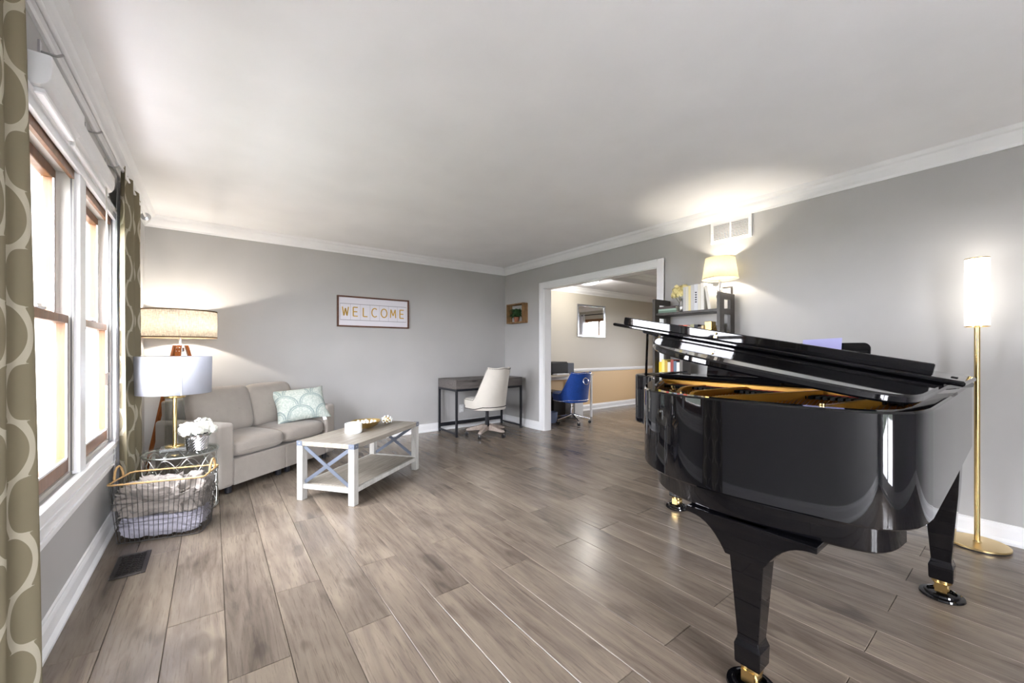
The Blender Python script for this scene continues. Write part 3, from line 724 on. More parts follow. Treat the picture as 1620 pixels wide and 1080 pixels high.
# ================================================================== COFFEE TABLE
CA = atan2(.591, .763); CO = (.521, 3.424, 0)
ct = thing('coffee_table', 'whitewashed wooden coffee table with metal X ends and lower shelf', 'coffee table', (.8297, 3.0165, 0), CA)
CL, CWD, CH = .965, .508, .452
MB().box(.0, CL, 0, CWD, CH-.036, CH, c=.003).build('table_top', 'grey_oak', ct)
MB().box(.05, CL-.05, .02, CWD-.02, .098, .122, c=.002).build('shelf', 'grey_oak', ct)
for x in (.025, CL-.025):
    for y in (.025, CWD-.025): MB().box(x-.025, x+.025, y-.025, y+.025, 0, CH-.036, c=.002).build('leg', 'grey_oak_pale', ct)
MB().box(.05, CL-.05, .005, .03, .09, .122).build('shelf_rail', 'grey_oak_pale', ct); MB().box(.05, CL-.05, CWD-.03, CWD-.005, .09, .122).build('shelf_rail', 'grey_oak_pale', ct)
for x in (.008, CL-.03): MB().box(x, x+.022, .05, CWD-.05, .09, .122).build('end_rail', 'grey_oak_pale', ct)
for x in (.022, CL-.022):
    MB().bar((x-.004, .052, .135), (x-.004, CWD-.052, CH-.042), .006, .027).build('cross_bar', 'blue_grey_metal', ct)
    MB().bar((x+.004, .052, CH-.042), (x+.004, CWD-.052, .135), .006, .027).build('cross_bar', 'blue_grey_metal', ct)
for x in (0, CL):
    for y in (0, CWD):
        sx, sy = (1 if x == 0 else -1), (1 if y == 0 else -1)
        xs = sorted((x-sx*.002, x+sx*.048)); ys = sorted((y-sy*.002, y+sy*.048))
        br = MB().box(xs[0], xs[1], min(y, y-sy*.002), max(y, y-sy*.002), CH-.036, CH+.002).box(min(x, x-sx*.002), max(x, x-sx*.002), ys[0], ys[1], CH-.036, CH+.002).build('corner_bracket', 'blue_grey_metal', ct)
        MB().sphere((x+sx*.024, y-sy*.002, CH-.018), .005, 8, 6).build('rivet', 'nickel', br); MB().sphere((x-sx*.002, y+sy*.024, CH-.018), .005, 8, 6).build('rivet', 'nickel', br)
T = CH
cn = thing('candle_jar', 'white three wick candle in a round jar on the coffee table', 'candle', (.945, 3.455, T))
MB().lathe([(.060, 0), (.066, .006), (.068, .02), (.068, .078), (.066, .084), (.062, .084), (.062, .070), (0, .070)], 32, cap=False).build('jar', 'ceramic_white', cn, smooth=40)
MB().lathe([(0, .001), (.060, .001), (.060, .0695), (0, .0695)], 24, cap=False).build('wax', 'petal_white', cn, smooth=40)
for k in range(3): MB().tube([(.022*cos(k*2.1), .022*sin(k*2.1), .07), (.022*cos(k*2.1), .022*sin(k*2.1), .078)], .0015, 5).build('wick', 'plastic_black', cn)
bw = thing('wooden_bowl', 'shallow gilded bowl holding white beads on the coffee table', 'bowl', (1.095, 3.615, T))
wob = lambda i, j: 1+.05*sin(i*2*pi/36*3+1)+.03*sin(i*2*pi/36*7)
MB().lathe([(0, 0), (.045, 0), (.075, .014), (.105, .036), (.128, .062), (.124, .064), (.10, .041), (.07, .02), (0, .012)], 36, cap=False, fn=wob).build('bowl_body', 'gold_leaf', bw, smooth=40)
random.seed(4)
for k in range(16):
    a = k*2.4; r_ = .085*sqrt((k+.5)/16)
    o = MB((1.095+r_*cos(a), 3.615+r_*sin(a), T)).sphere((1.095+r_*cos(a), 3.615+r_*sin(a), T+.043+.010*(r_ > .05)+.012*(r_ < .03)), .0135, 10, 7).build('decor_bead', 'ceramic_white', smooth=True)
    o.location = (1.095+r_*cos(a), 3.615+r_*sin(a), T); tag(o, 'small white bead lying in the gilded bowl', 'bead', 'white beads in the gilded bowl')
kt = thing('knot_ornament', 'small white and gold beaded ball ornament on the coffee table', 'ornament', (1.315, 3.70, T))
MB().sphere((0, 0, .038), .034, 14, 10, sc=(1.2, 1.2, 1)).build('core', 'gold_leaf', kt, smooth=True)
for k in range(34):
    zz = 1-2*(k+.5)/34; a = k*2.39996; r_ = sqrt(1-zz*zz)
    if zz < -.75: continue
    MB().sphere((.044*r_*cos(a), .044*r_*sin(a), .039+.033*zz), .0085, 7, 5).build('bead', 'ceramic_white', kt, smooth=True)

# ================================================================== TRIPOD LAMP in the corner
TL = (-.235, 4.80, 0)
tl = thing('tripod_lamp', 'lit tripod floor lamp with linen drum shade behind the sofa', 'floor lamp', TL)
z0, z1, R_ = 1.262, 1.505, .276
MB().lathe([(R_, z0), (R_, z1)], 48, cap=False).build('lamp_shade', 'linen_shade', tl, smooth=True).modifiers.new('solid', 'SOLIDIFY').thickness = .002
for zz in (z0, z1): MB().lathe([(R_-.003, zz-.006), (R_+.002, zz-.006), (R_+.002, zz+.006), (R_-.003, zz+.006), (R_-.003, zz-.006)], 48, cap=False).build('shade_trim', 'shade_trim', tl, smooth=40)
MB().tube([(0, 0, 1.17), (0, 0, 1.33)], .009, 10).build('stem', 'chrome', tl, smooth=40)
MB().bar((-R_, 0, z1-.03), (R_, 0, z1-.03), .004, .004).bar((0, -R_, z1-.03), (0, R_, z1-.03), .004, .004).tube([(0, 0, 1.33), (0, 0, z1-.03)], .003, 6).build('spider', 'nickel', tl)
MB().sphere((0, 0, 1.375), .03, 12, 9).build('bulb', 'bulb_glow', tl, smooth=True)
light('tripod_lamp_light', tl, (0, 0, 1.39), LAMP_W)
MB().lathe([(.02, 1.13), (.03, 1.135), (.03, 1.165), (.02, 1.17)], 6).build('hub', 'nickel', tl)
for k in range(3):
    a = radians(19.3+120*k); d = Vector((cos(a), sin(a), 0)); n_ = Vector((-d.y, d.x, 0))
    A = d*.045+Vector((0, 0, 1.19)); B = d*.34+Vector((0, 0, .004))
    lg = MB(); vs = []
    for p, w_, t_ in ((A, .021, .012), (B, .014, .010)):
        for sx, sy in ((-1, -1), (1, -1), (1, 1), (-1, 1)): vs.append(p+n_*w_*sx+d*t_*sy)
    lg.add(vs, [(3, 2, 1, 0), (4, 5, 6, 7), (0, 1, 5, 4), (1, 2, 6, 5), (2, 3, 7, 6), (3, 0, 4, 7)]); lo = lg.build('leg', 'tripod_wood', tl, bevel=.003)
    for zz in (1.165, 1.135):
        q = A+(B-A)*((1.19-zz)/1.19)+d*.013
        for s_ in (-1, 1): MB().sphere(q+n_*.010*s_, .0055, 8, 6).build('bolt', 'chrome', lo, smooth=True)

# ================================================================== SIDE TABLE with lamp and flowers
ST = (-.176, 3.716, 0); SR, SH = .222, .43
st = thing('side_table', 'round glass side table with looping silver wire base', 'side table', ST)
MB().lathe([(SR-.003, SH-.010), (SR, SH-.007), (SR, SH-.003), (SR-.003, SH)], 56).build('glass_top', 'table_glass', st, smooth=40)
for zz, r_ in ((SH-.017, SR-.012), (.008, SR-.012)): MB().tube([((r_)*cos(2*pi*i/56), r_*sin(2*pi*i/56), zz) for i in range(56)], .0065, 8, True).build('ring', 'silver_wire', st, smooth=True)
for k in range(3):
    for ph in (0, pi):
        zc = .082+k*.125; r_ = SR-.014+(.004 if ph else -.004)
        MB().tube([(r_*cos(2*pi*i/120), r_*sin(2*pi*i/120), zc+.070*sin(5*2*pi*i/120+ph+k*.9)) for i in range(120)], .0032, 6, True).build('wire_loop', 'silver_wire', st, smooth=True)
TLm = (-.2136, 3.745, SH)
la = thing('glass_table_lamp', 'table lamp with clear glass column, brass rod and white drum shade', 'table lamp', TLm)
MB().box(-.078, .078, -.078, .078, 0, .022, c=.003).build('base_block', 'crystal', la)
MB().lathe([(.052, .022), (.055, .024), (.055, .030), (.052, .032)], 32).build('base_ring', 'brass', la, smooth=40)
MB().lathe([(.056, .032), (.056, .375), (.053, .375), (.053, .032), (.056, .032)], 40, cap=False).build('glass_column', 'clear_glass', la, smooth=40)
MB().lathe([(.013, .032), (.013, .40)], 18).build('rod', 'brass', la, smooth=40)
MB().lathe([(.058, .374), (.060, .378), (.060, .386), (.020, .39), (.012, .41), (.012, .47)], 32).build('cap', 'brass', la, smooth=40)
MB().lathe([(.212, .405), (.216, .67)], 56, cap=False).build('lamp_shade', 'white_shade', la, smooth=True).modifiers.new('solid', 'SOLIDIFY').thickness = .002
a = radians(-52); MB().box(-.003, .003, .2135, .217, .408, .668, Matrix.Rotation(a-pi/2-.45, 4, 'Z')).build('shade_seam', 'white_shade', la)
MB().bar((-.213, 0, .64), (.213, 0, .64), .004, .004).tube([(0, 0, .46), (0, 0, .64)], .003, 6).build('spider', 'brass', la)
def blossom(mb, c, r, n, seed, cup=.35):
    random.seed(seed)
    for k in range(n):
        zz = 1-1.7*(k+.5)/n; a = k*2.39996; q = sqrt(max(0, 1-zz*zz)); d = Vector((q*cos(a), q*sin(a), zz)); u = d.cross(Vector((.2, .3, 1))).normalized(); w = d.cross(u)
        th = random.uniform(0, 6.28); e1 = u*cos(th)+w*sin(th); e2 = d.cross(e1); s_ = r*.42*random.uniform(.8, 1.2); p = Vector(c)+d*r*random.uniform(.62, .95); tl_ = d*random.uniform(-.2, .45)
        vs = []
        for i in range(-1, 2):
            for j in range(-1, 2): vs.append(p+e1*s_*i*.75*(1-.2*abs(j))+(e2+tl_)*s_*j*.75*(1-.2*abs(i))+d*s_*cup*(i*i+j*j)*.5)
        mb.add(vs, [(0, 1, 4, 3), (1, 2, 5, 4), (3, 4, 7, 6), (4, 5, 8, 7)])
fv = thing('flower_pot', 'silver studded pot of white flowers on the glass side table', 'flower pot', (-.084, 3.640, SH))
stud = lambda i, j: 1+(.045 if (i+j) % 2 else 0)
MB().lathe([(.05, 0)]+[(.056+.010*min(1, j/10), .004+j*.0098) for j in range(11)]+[(.067, .115), (.062, .115), (.058, .02), (0, .02)], 40, cap=False, fn=lambda i, j: 1+(.085 if (i+j) % 2 and 0 < j < 11 else 0)).build('pot', 'silver_pot', fv)
for k, (dx, dy, dz, r_) in enumerate(((-.055, .02, .145, .052), (.035, .01, .165, .058), (.005, -.045, .150, .040), (.085, .0, .140, .034), (-.02, .055, .150, .042))):
    mb = MB(); blossom(mb, (dx, dy, dz), r_, 46, k); f_ = mb.build('blossom', 'petal_white', fv, smooth=True)
    MB().tube([(dx*.3, dy*.3, .03), (dx, dy, dz-r_*.5)], .003, 5).build('stem', 'leaf', f_)

# ================================================================== LAUNDRY BASKET with blankets
BA = radians(-15.5); BO = (-.226, 3.322, 0)
bk = thing('wire_basket', 'dark wire basket with rope wrapped rim beside the window', 'basket', BO, BA)
def ring_at(f, wx0=.415, wy0=.235, wx1=.468, wy1=.292, h=.36, r=.03, n=5, grow=0):
    wx, wy = (wx0+(wx1-wx0)*f)/2+grow, (wy0+(wy1-wy0)*f)/2+grow; pts = []
    for cx, cy, a0 in ((wx-r, wy-r, 0), (-wx+r, wy-r, pi/2), (-wx+r, -wy+r, pi), (wx-r, -wy+r, 3*pi/2)):
        for t in range(n+1): a = a0+pi/2*t/n; pts.append((cx+r*cos(a), cy+r*sin(a), .006+(h-.006)*f))
    return pts
def resample(pts, n):
    P = [Vector(p) for p in pts]+[Vector(pts[0])]; L = [0]
    for i in range(len(P)-1): L.append(L[-1]+(P[i+1]-P[i]).length)
    out = []
    for k in range(n):
        d = L[-1]*k/n; i = max(j for j in range(len(P)-1) if L[j] <= d); out.append(P[i].lerp(P[i+1], (d-L[i])/max(1e-9, L[i+1]-L[i])))
    return out
wm = MB(); A, B = resample(ring_at(0), 56), resample(ring_at(1), 56)
for p, q in zip(A, B): wm.tube([p, q], .0017, 5)
for f in (.33, .66): wm.tube(ring_at(f), .0015, 5, True)
for i in range(1, 12):
    x = -.2075+.415*i/12; wm.tube([(x, -.1175, .006), (x, .1175, .006)], .0015, 5)
so = wm.build('wire_mesh', 'dark_wire', bk); so['kind'] = 'stuff'
MB().tube(ring_at(0), .003, 6, True).build('base_wire', 'dark_wire', bk)
rp = resample(ring_at(1), 150); rr = [.0052+.0013*sin(i*1.9) for i in range(150)]
MB().tube(rp, rr, 8, True).build('rope_rim', 'rope', bk, smooth=True)
for s_ in (-1, 1):
    MB().tube([(s_*(.236+.004*sin(pi*t/12)), -.05*cos(pi*t/12), .36+.075*sin(pi*t/12)) for t in range(13)], [.0055+.001*(t % 2) for t in range(13)], 8).build('handle', 'rope', bk, smooth=True)
def heap(name, label, mat, zc, hz, seed, amp, grow, zlo, zhi, sxy=1):
    n_, m_ = 130, 64; vs = []; fs = []
    for j in range(m_+1):
        t = pi*j/m_
        for i in range(n_):
            a = 2*pi*i/n_; ca, sa, st_, ct_ = cos(a), sin(a), sin(t), cos(t); p5 = lambda v, e: math.copysign(abs(v)**e, v)
            q = Vector((p5(st_, .45)*p5(ca, .45), p5(st_, .45)*p5(sa, .45), p5(ct_, .75)))
            d = Vector((q.x*2.3, q.y*1.5, q.z*1.5+seed))
            wv = Vector((noise.noise(d*1.1+Vector((5, 1, seed))), noise.noise(d*1.1+Vector((1, 7, seed))), noise.noise(d*1.1)))*.9
            rg = 1-abs(noise.noise((d+wv)*1.25)); rg2 = 1-abs(noise.noise((d+wv)*2.9+Vector((3, 3, 3))))
            k = amp*((rg-.8)*1.5+(rg2-.8)*.6)
            z_ = zc-hz*ct_*0+hz*(-q.z)*(1+k*.8); z_ = zc+(z_-zc)
            f = min(1, max(0, z_/.36)); hx = (.415+.053*f)/2+grow-.006; hy = (.235+.057*f)/2+grow-.006
            s_ = 1+k*.5; x, y = q.x*hx*sxy*s_, q.y*hy*sxy*s_
            x = max(-hx, min(hx, x)); y = max(-hy, min(hy, y)); vs.append((x, y, max(zlo, min(zhi, z_))))
    for j in range(m_):
        for i in range(n_): a, b = j*n_+i, j*n_+(i+1) % n_; fs.append((a, b, b+n_, a+n_))
    o = MB().add(vs, fs).build(name, mat, smooth=True); o.location = BO; o.rotation_euler = (0, 0, BA); return tag(o, label, 'blanket')
heap('folded_blanket', 'pale lilac grey blanket at the bottom of the wire basket', 'blanket_lilac', .082, .075, 2, .35, 0, .010, .149)
heap('folded_blanket', 'crumpled beige grey blanket on top in the wire basket', 'blanket_beige', .215, .105, 9, 1.05, -.004, .150, .42)

# floor register
rg = thing('floor_register', 'dark bronze floor register with lattice grille near the baseboard', 'vent', (-.343, 2.917, .0005))
MB().box(-.068, -.05, -.143, .143, 0, .006, c=.002).box(.05, .068, -.143, .143, 0, .006, c=.002).box(-.05, .05, -.143, -.122, 0, .006, c=.002).box(-.05, .05, .122, .143, 0, .006, c=.002).build('frame', 'register_bronze', rg)
MB().box(-.052, .052, -.124, .124, 0, .001).build('register_shade', 'plastic_black', rg)  # flat black sheet stands in for the shade below the lattice
gr = MB()
for i in range(-6, 13):
    for s_ in (-1, 1):
        c0 = -.122+i*.0272 if s_ > 0 else -.122+(i-0)*.0272
        y0_, y1_ = (c0-.05, c0+.05) if s_ > 0 else (c0+.05, c0-.05)
        a, b = Vector((-.05, y0_, .003)), Vector((.05, y1_, .003))
        def clip(a, b):
            for _ in range(1):
                if max(a.y, b.y) < -.122 or min(a.y, b.y) > .122: return None
                if a.y > b.y: a, b = b, a
                if a.y < -.122: a = a.lerp(b, (-.122-a.y)/(b.y-a.y))
                if b.y > .122: b = a.lerp(b, (.122-a.y)/(b.y-a.y))
            return a, b
        r_ = clip(a, b)
        if r_ and (r_[1]-r_[0]).length > .01: gr.bar(r_[0], r_[1], .0045, .003)
for x in (-.025, 0, .025): gr.bar((x, -.122, .003), (x, .122, .003), .003, .003)
gr.build('lattice', 'register_bronze', rg)

# ================================================================== CURTAINS, ROD, BLINDS
def curtain(name, label, yl, yr, xc, amp, folds, z0, z1, mat, full, ph=0, cat='curtain', nu=120, nv=26, gather=True):
    o_ = (xc, (yl(z0)+yr(z0))/2, z0); mb = MB(o_); vs = []; uv = []
    for j in range(nv+1):
        f = j/nv; zz = z0+(z1-z0)*f
        for i in range(nu+1):
            s_ = i/nu; a, b = yl(zz), yr(zz); g = (1-.35*f) if gather else 1
            th = 2*pi*folds*s_+ph+.5*sin(3*f+s_*4)
            x = xc+amp*g*(sin(th)+.25*sin(2.3*th+1))+(.004*sin(60*s_)*max(0, f-.93)*14)
            vs.append((x, a+(b-a)*(s_+.012*cos(th)), zz)); uv.append((s_*full, zz))
    fs = [(j*(nu+1)+i, j*(nu+1)+i+1, (j+1)*(nu+1)+i+1, (j+1)*(nu+1)+i) for j in range(nv) for i in range(nu)]
    mb.add(vs, fs); mb.uv = uv; o = mb.build(name, mat, smooth=True); o.location = o_
    o.modifiers.new('solid', 'SOLIDIFY').thickness = .0015
    return tag(o, label, cat)
curtain('curtain', 'olive trellis print curtain hanging closest to the viewer', lambda z: 1.36+.02*z, lambda z: 1.935-.050*z, -.455, .024, 2.3, .015, 2.31, 'curtain_print', .92, 1.0)
curtain('curtain', 'olive trellis print curtain hanging by the sofa corner', lambda z: 3.56-.03*z, lambda z: 4.30-.03*z, -.452, .026, 2.6, .015, 2.31, 'curtain_print', 1.0, 2.4)
curtain('sheer_curtain', 'white sheer curtain hanging behind the far printed curtain', lambda z: 3.50+.10*(z/2.3)**2, lambda z: 4.1, -.494, .008, 5, .02, 2.27, 'sheer', .8, .5)
rd = thing('curtain_rod', 'slim nickel curtain rod running above the window', 'curtain rod', (-.452, 2.9, 2.285))
MB((-.452, 2.9, 2.285)).tube([(-.452, 1.2, 2.285), (-.452, 4.58, 2.285)], .009, 12).build('pole', 'trim_white', rd, smooth=40)
MB((-.452, 2.9, 2.285)).lathe([(.012, 0), (.03, .006), (.034, .014), (.03, .022), (.012, .027)], 24, mat=Matrix.Translation((-.452, 4.58, 2.285)) @ Matrix.Rotation(-pi/2, 4, 'X')).build('finial', 'nickel', rd, smooth=40)
for y in (2.25, 2.92, 3.40): MB((-.452, 2.9, 2.285)).box(XL, XL+.006, y-.012, y+.012, 2.22, 2.30).tube([(XL+.004, y, 2.262), (-.47, y, 2.262), (-.452, y, 2.274)], .005, 8).build('bracket', 'nickel', rd)
def blind(y0, y1, z0, z1, x1, label):
    pr = [(XL+.0185, z0), (x1-.03, z0), (x1-.012, z0+.012), (x1-.003, z0+.03), (x1, z0+.055), (x1, z1-.004), (x1-.004, z1), (XL+.0185, z1)]
    b = thing('window_blind', label, 'blind', (XL+.04, (y0+y1)/2, z0), 0); o_ = b.location; n_ = len(pr)
    MB(o_).add([(x, y, zz) for y in (y0, y1) for x, zz in pr], [tuple(range(n_))[::-1], tuple(n_+i for i in range(n_))]+[(i, (i+1) % n_, n_+(i+1) % n_, n_+i) for i in range(n_)]).build('headrail', 'plastic_white', b, bevel=.002)
    MB(o_).box(XL+.02, x1-.022, y0+.02, y1-.02, z0-.022, z0, c=.004).build('bottom_bar', 'plastic_white', b)
    return b
blind(2.06, 2.50, 2.055, 2.165, -.442, 'raised white blind above the window nearest the viewer')
b2 = blind(2.505, 3.25, 2.052, 2.15, -.452, 'raised white blind with pull cords by the far curtain')
for dy in (-.012, .012):
    MB(b2.location).tube([(-.468, 3.12+dy, 2.05), (-.466, 3.12+dy*.7, 1.6), (-.464, 3.12, 1.02)], .0016, 5).build('pull_cord', 'cord', b2)
MB(b2.location).box(-.470, -.458, 3.095, 3.145, .95, 1.02, c=.003).build('cord_tassel', 'tassel', b2)

# ================================================================== DESK, WHITE CHAIR, OUTLET
ds = thing('writing_desk', 'grey wood writing desk with black metal frame against the wall', 'desk', (2.55, 4.59, 0))
DW, DD = 1.10, .515
MB().box(0, DW, 0, DD, .735, .75, c=.002).build('desk_top', 'desk_wood', ds)
MB().box(0, .018, .0, DD, .628, .735).build('side_panel', 'desk_wood', ds); MB().box(DW-.018, DW, .0, DD, .628, .735).build('side_panel', 'desk_wood', ds)
MB().box(.018, DW-.018, DD-.018, DD, .628, .735).build('back_panel', 'desk_wood', ds)
for x0, x1 in ((.022, DW/2-.003), (DW/2+.003, DW-.022)):
    xm = (x0+x1)/2; pr = [(x0, .63), (x1, .63), (x1, .732), (xm+.05, .732), (xm+.035, .716), (xm-.035, .716), (xm-.05, .732), (x0, .732)]
    vs = [(x, y, zz) for y in (.002, .02) for x, zz in pr]; n_ = 8
    MB().add(vs, [tuple(range(n_))[::-1], tuple(n_+i for i in range(n_))]+[(i, (i+1) % n_, n_+(i+1) % n_, n_+i) for i in range(n_)]).build('drawer', 'desk_wood', ds)
for x in (.0, DW-.026):
    for y in (.0, DD-.026): MB().box(x, x+.026, y, y+.026, 0, .628, c=.001).build('leg', 'black_metal', ds)
    MB().box(x, x+.026, .026, DD-.026, .03, .05).build('floor_rail', 'black_metal', ds); MB().box(x, x+.026, .026, DD-.026, .60, .628).build('side_rail', 'black_metal', ds)
MB().box(.026, DW-.026, .0, .026, .60, .628).build('front_rail', 'black_metal', ds); MB().box(.026, DW-.026, DD-.026, DD, .07, .118).build('back_rail', 'black_metal', ds)
ou = thing('wall_outlet', 'white wall outlet low on the wall behind the desk', 'outlet', (2.957, YB, .28))
MB().box(-.036, .036, -.007, 0, -.058, .058, c=.002).build('plate', 'plastic_white', ou)
for zz in (-.02, .02): MB().box(-.016, .016, -.009, -.007, zz-.013, zz+.013).build('socket', 'ceramic_white', ou)

def office_chair(name, label, loc, rz, cloth, top, seat_z, star, base):
    t = thing(name, label, 'chair', loc, rz)
    c = cushion(.415, .42, .125, 12, 9, .1); o = c.build('seat', cloth, t, smooth=True); o.location = (0, .085, seat_z+.02)
    # wrap-around shell: high at the rear, sweeping down to the seat front
    n_ = 56; zb = seat_z-.06; m_ = 14; RR = .262; SIDE = .15; HALF = pi/2*RR+SIDE
    vs = []; edge = []; low = []
    def upath(q, r):                                 # q = distance along the U from the middle of the back
        s_ = 1 if q >= 0 else -1; q = abs(q)
        if q <= pi/2*RR: a = q/RR; return s_*r*sin(a), -r*cos(a), cos(a)
        return s_*r, q-pi/2*RR, 0
    for i in range(n_+1):
        q = -HALF+2*HALF*i/n_; f = abs(q)/HALF
        e_ = min(1, max(0, (f-.40)/.27)); h = (1-e_)**1.9*(1+.5*e_)
        zt = seat_z+.082+(top-seat_z-.082)*h-.012*(1-abs(1-2*min(1, f/.40)))
        for j in range(m_+1):
            g = j/m_; zz = zb+(zt-zb)*g; up_ = max(0, (zz-seat_z)/.45); lean = .11*up_**1.2; fl_ = 1-.05*(1-g)**2; th = .042*(1-.2*g)
            for k in (0, 1):
                x, y, cb = upath(q, RR*fl_-k*th); x *= 1-.07*up_
                vs.append((x, y-lean*(.35+.65*cb) if f < .75 else y-lean*.35, zz))
        edge.append(vs[-2]); low.append(vs[i*2*(m_+1)+2])
    W = 2*(m_+1); fs = []
    for i in range(n_):
        for j in range(m_):
            a, b = i*W+2*j, (i+1)*W+2*j
            fs.append((a, b, b+2, a+2)); fs.append((a+1, a+3, b+3, b+1))
        a, b = i*W+2*m_, (i+1)*W+2*m_; fs.append((a, b, b+1, a+1)); fs.append((i*W, i*W+1, (i+1)*W+1, (i+1)*W))
    for i in (0, n_):
        for j in range(m_): a = i*W+2*j; fs.append((a, a+1, a+3, a+2))
    MB().add(vs, fs).build('backrest', cloth, t, smooth=50, bevel=.006)
    nl = MB()
    for i in range(0, n_):
        p, q = Vector(edge[i]), Vector(edge[i+1]); L = (q-p).length; k = max(1, int(L/.016))
        for s_ in range(k):
            w = p.lerp(q, s_/k); d = Vector((w.x, w.y, 0)).normalized(); nl.sphere(w+d*.001-Vector((0, 0, .014)), .0058, 6, 4)
    for i in range(0, n_):
        for s_ in (0, .5):
            w = Vector(low[i]).lerp(Vector(low[i+1]), s_); nl.sphere(w+Vector((w.x, w.y, 0)).normalized()*.001, .0058, 6, 4)
    nl.build('nailhead_trim', 'register_bronze' if base == 'wood' else 'chrome', t, smooth=True)['kind'] = 'stuff'
    MB().lathe([(.0, zb-.002), (.20, zb-.002), (.22, zb+.02), (.22, zb+.05), (0, zb+.05)], 32, (0, .02), cap=False).build('seat_pan', cloth, t, smooth=40)
    MB().box(-.09, .09, -.07, .11, zb-.028, zb-.002, c=.003).build('tilt_plate', 'black_metal', t)
    MB().tube([(.05, .0, zb-.02), (.20, -.02, zb-.03)], .005, 6).build('lever', 'black_metal', t)
    cm = 'black_metal' if base == 'wood' else 'chrome'
    MB().lathe([(.026, .09), (.028, .10), (.028, .25), (.022, .255), (.022, zb-.028)], 20).build('column', cm, t, smooth=40)
    for k in range(5):
        a = radians(star+72*k)-rz; d = Vector((cos(a), sin(a), 0)); n2 = Vector((-d.y, d.x, 0))
        if base == 'wood':
            pr = [(.02, .10), (.06, .152), (.18, .118), (.275, .09), (.285, .072), (.25, .066), (.14, .074), (.02, .075)]
            vs = []; kk = len(pr)
            for s_ in (-1, 1):
                for r_, zz in pr: q = d*r_+n2*s_*(.026 if r_ < .2 else .02); vs.append((q.x, q.y, zz))
            ar = MB().add(vs, [tuple(range(kk)), tuple(range(kk, 2*kk))[::-1]]+[(i, (i+1) % kk, kk+(i+1) % kk, kk+i) for i in range(kk)]).build('base_arm', 'wash_wood', t, bevel=.005)
        else:
            ar = MB().tube([d*.02+Vector((0, 0, .135)), d*.12+Vector((0, 0, .108)), d*.285+Vector((0, 0, .072))], [.021, .018, .012], 10).build('base_arm', 'chrome', t, smooth=40)
        q = d*.275
        for s_ in (-1, 1):
            MB().lathe([(.018, -.007), (.024, -.005), (.024, .005), (.018, .007)], 16, mat=Matrix.Translation(q+n2*.0125*s_+Vector((0, 0, .0245))) @ Matrix.Rotation(atan2(n2.y, n2.x), 4, 'Z') @ Matrix.Rotation(pi/2, 4, 'Y')).build('caster_wheel', 'caster_black', ar, smooth=40)
        MB().tube([q+Vector((0, 0, .03)), q+Vector((0, 0, .07))], .006, 8).sphere(q+Vector((0, 0, .036)), .018, 10, 8, sc=(.7, .7, .9)).build('caster_fork', 'chrome', ar, smooth=40)
    return t
face = atan2(.99, -.02)-pi/2
office_chair('desk_chair', 'cream linen swivel chair with nailhead trim at the writing desk', (2.955, 4.47, 0), face, 'chair_linen', .925, .425, 216, 'wood')
bc = office_chair('desk_chair', 'royal blue velvet swivel chair with chrome base in the dining room', (4.525, 4.43, 0), atan2(.975, .2)-pi/2, 'chair_velvet', .815, .405, 246, 'chrome')
rgm = Matrix.Translation((0, -.345, .725)) @ Matrix.Rotation(radians(-12), 4, 'X')
MB().tube([rgm @ Vector((.046*cos(2*pi*i/24), -.014, -.050+.05*sin(2*pi*i/24))) for i in range(24)], .0055, 6, True).sphere(rgm @ Vector((0, -.006, 0)), .013, 10, 8).build('ring_pull', 'chrome', bc, smooth=True)

# ================================================================== WALL PIECES
sg = thing('welcome_sign', 'framed white letter board sign reading WELCOME on the back wall', 'sign', (1.673, YB, 1.625))
SW_, SH_ = .915, .383; hw, hh = SW_/2, SH_/2; fw_ = .018
for a in ((-hw, hw, hh-fw_, hh), (-hw, hw, -hh, -hh+fw_), (-hw, -hw+fw_, -hh+fw_, hh-fw_), (hw-fw_, hw, -hh+fw_, hh-fw_)):
    MB().box(a[0], a[1], -.03, 0, a[2], a[3], c=.001).build('frame_rail', 'frame_walnut', sg)
MB().box(-hw+fw_, hw-fw_, -.012, -.001, -hh+fw_, hh-fw_).build('backing', 'sign_white', sg)
for zz in (-.105, .095): MB().box(-hw+.035, hw-.035, -.0165, -.012, zz-.003, zz+.003).build('ledge', 'card_line', sg)
cwid = (SW_-.075)/7; LW, LH = .036, .055
ST_ = {'W': [[(-1, 1), (-.5, -1), (0, .7), (.5, -1), (1, 1)]], 'E': [[(.75, 1), (-.75, 1), (-.75, -1), (.75, -1)], [(-.75, 0), (.6, 0)]], 'L': [[(-.7, 1), (-.7, -1), (.75, -1)]],
       'C': [[(1.05*cos(a), sin(a)) for a in [radians(50+260*i/14) for i in range(15)]]], 'O': [[(1.08*cos(2*pi*i/20), sin(2*pi*i/20)) for i in range(21)]], 'M': [[(-1, -1), (-.8, 1), (0, -.5), (.8, 1), (1, -1)]]}
for i in range(8): MB().box(-hw+.0375+cwid*i-.0012, -hw+.0375+cwid*i+.0012, -.013, -.012, -.102, .092).build('card_gap', 'card_line', sg)
for i, ch in enumerate('WELCOME'):
    xc = -hw+.0375+cwid*(i+.5)
    cdd = MB().box(xc-cwid/2+.0015, xc+cwid/2-.0015, -.0145, -.012, -.102, .092).build('letter_card', 'sign_white', sg)
    mb = MB()
    for st_ in ST_[ch]:
        for p, q in zip(st_[:-1], st_[1:]): mb.bar((xc+p[0]*LW, -.0165, p[1]*LH), (xc+q[0]*LW, -.0165, q[1]*LH), .004, .013)
    mb.build('letter', 'letter_gold', cdd)
bxp = thing('shadow_box', 'small rustic wooden box shelf mounted beside the opening', 'wall shelf', (XR, 4.79, 1.70))
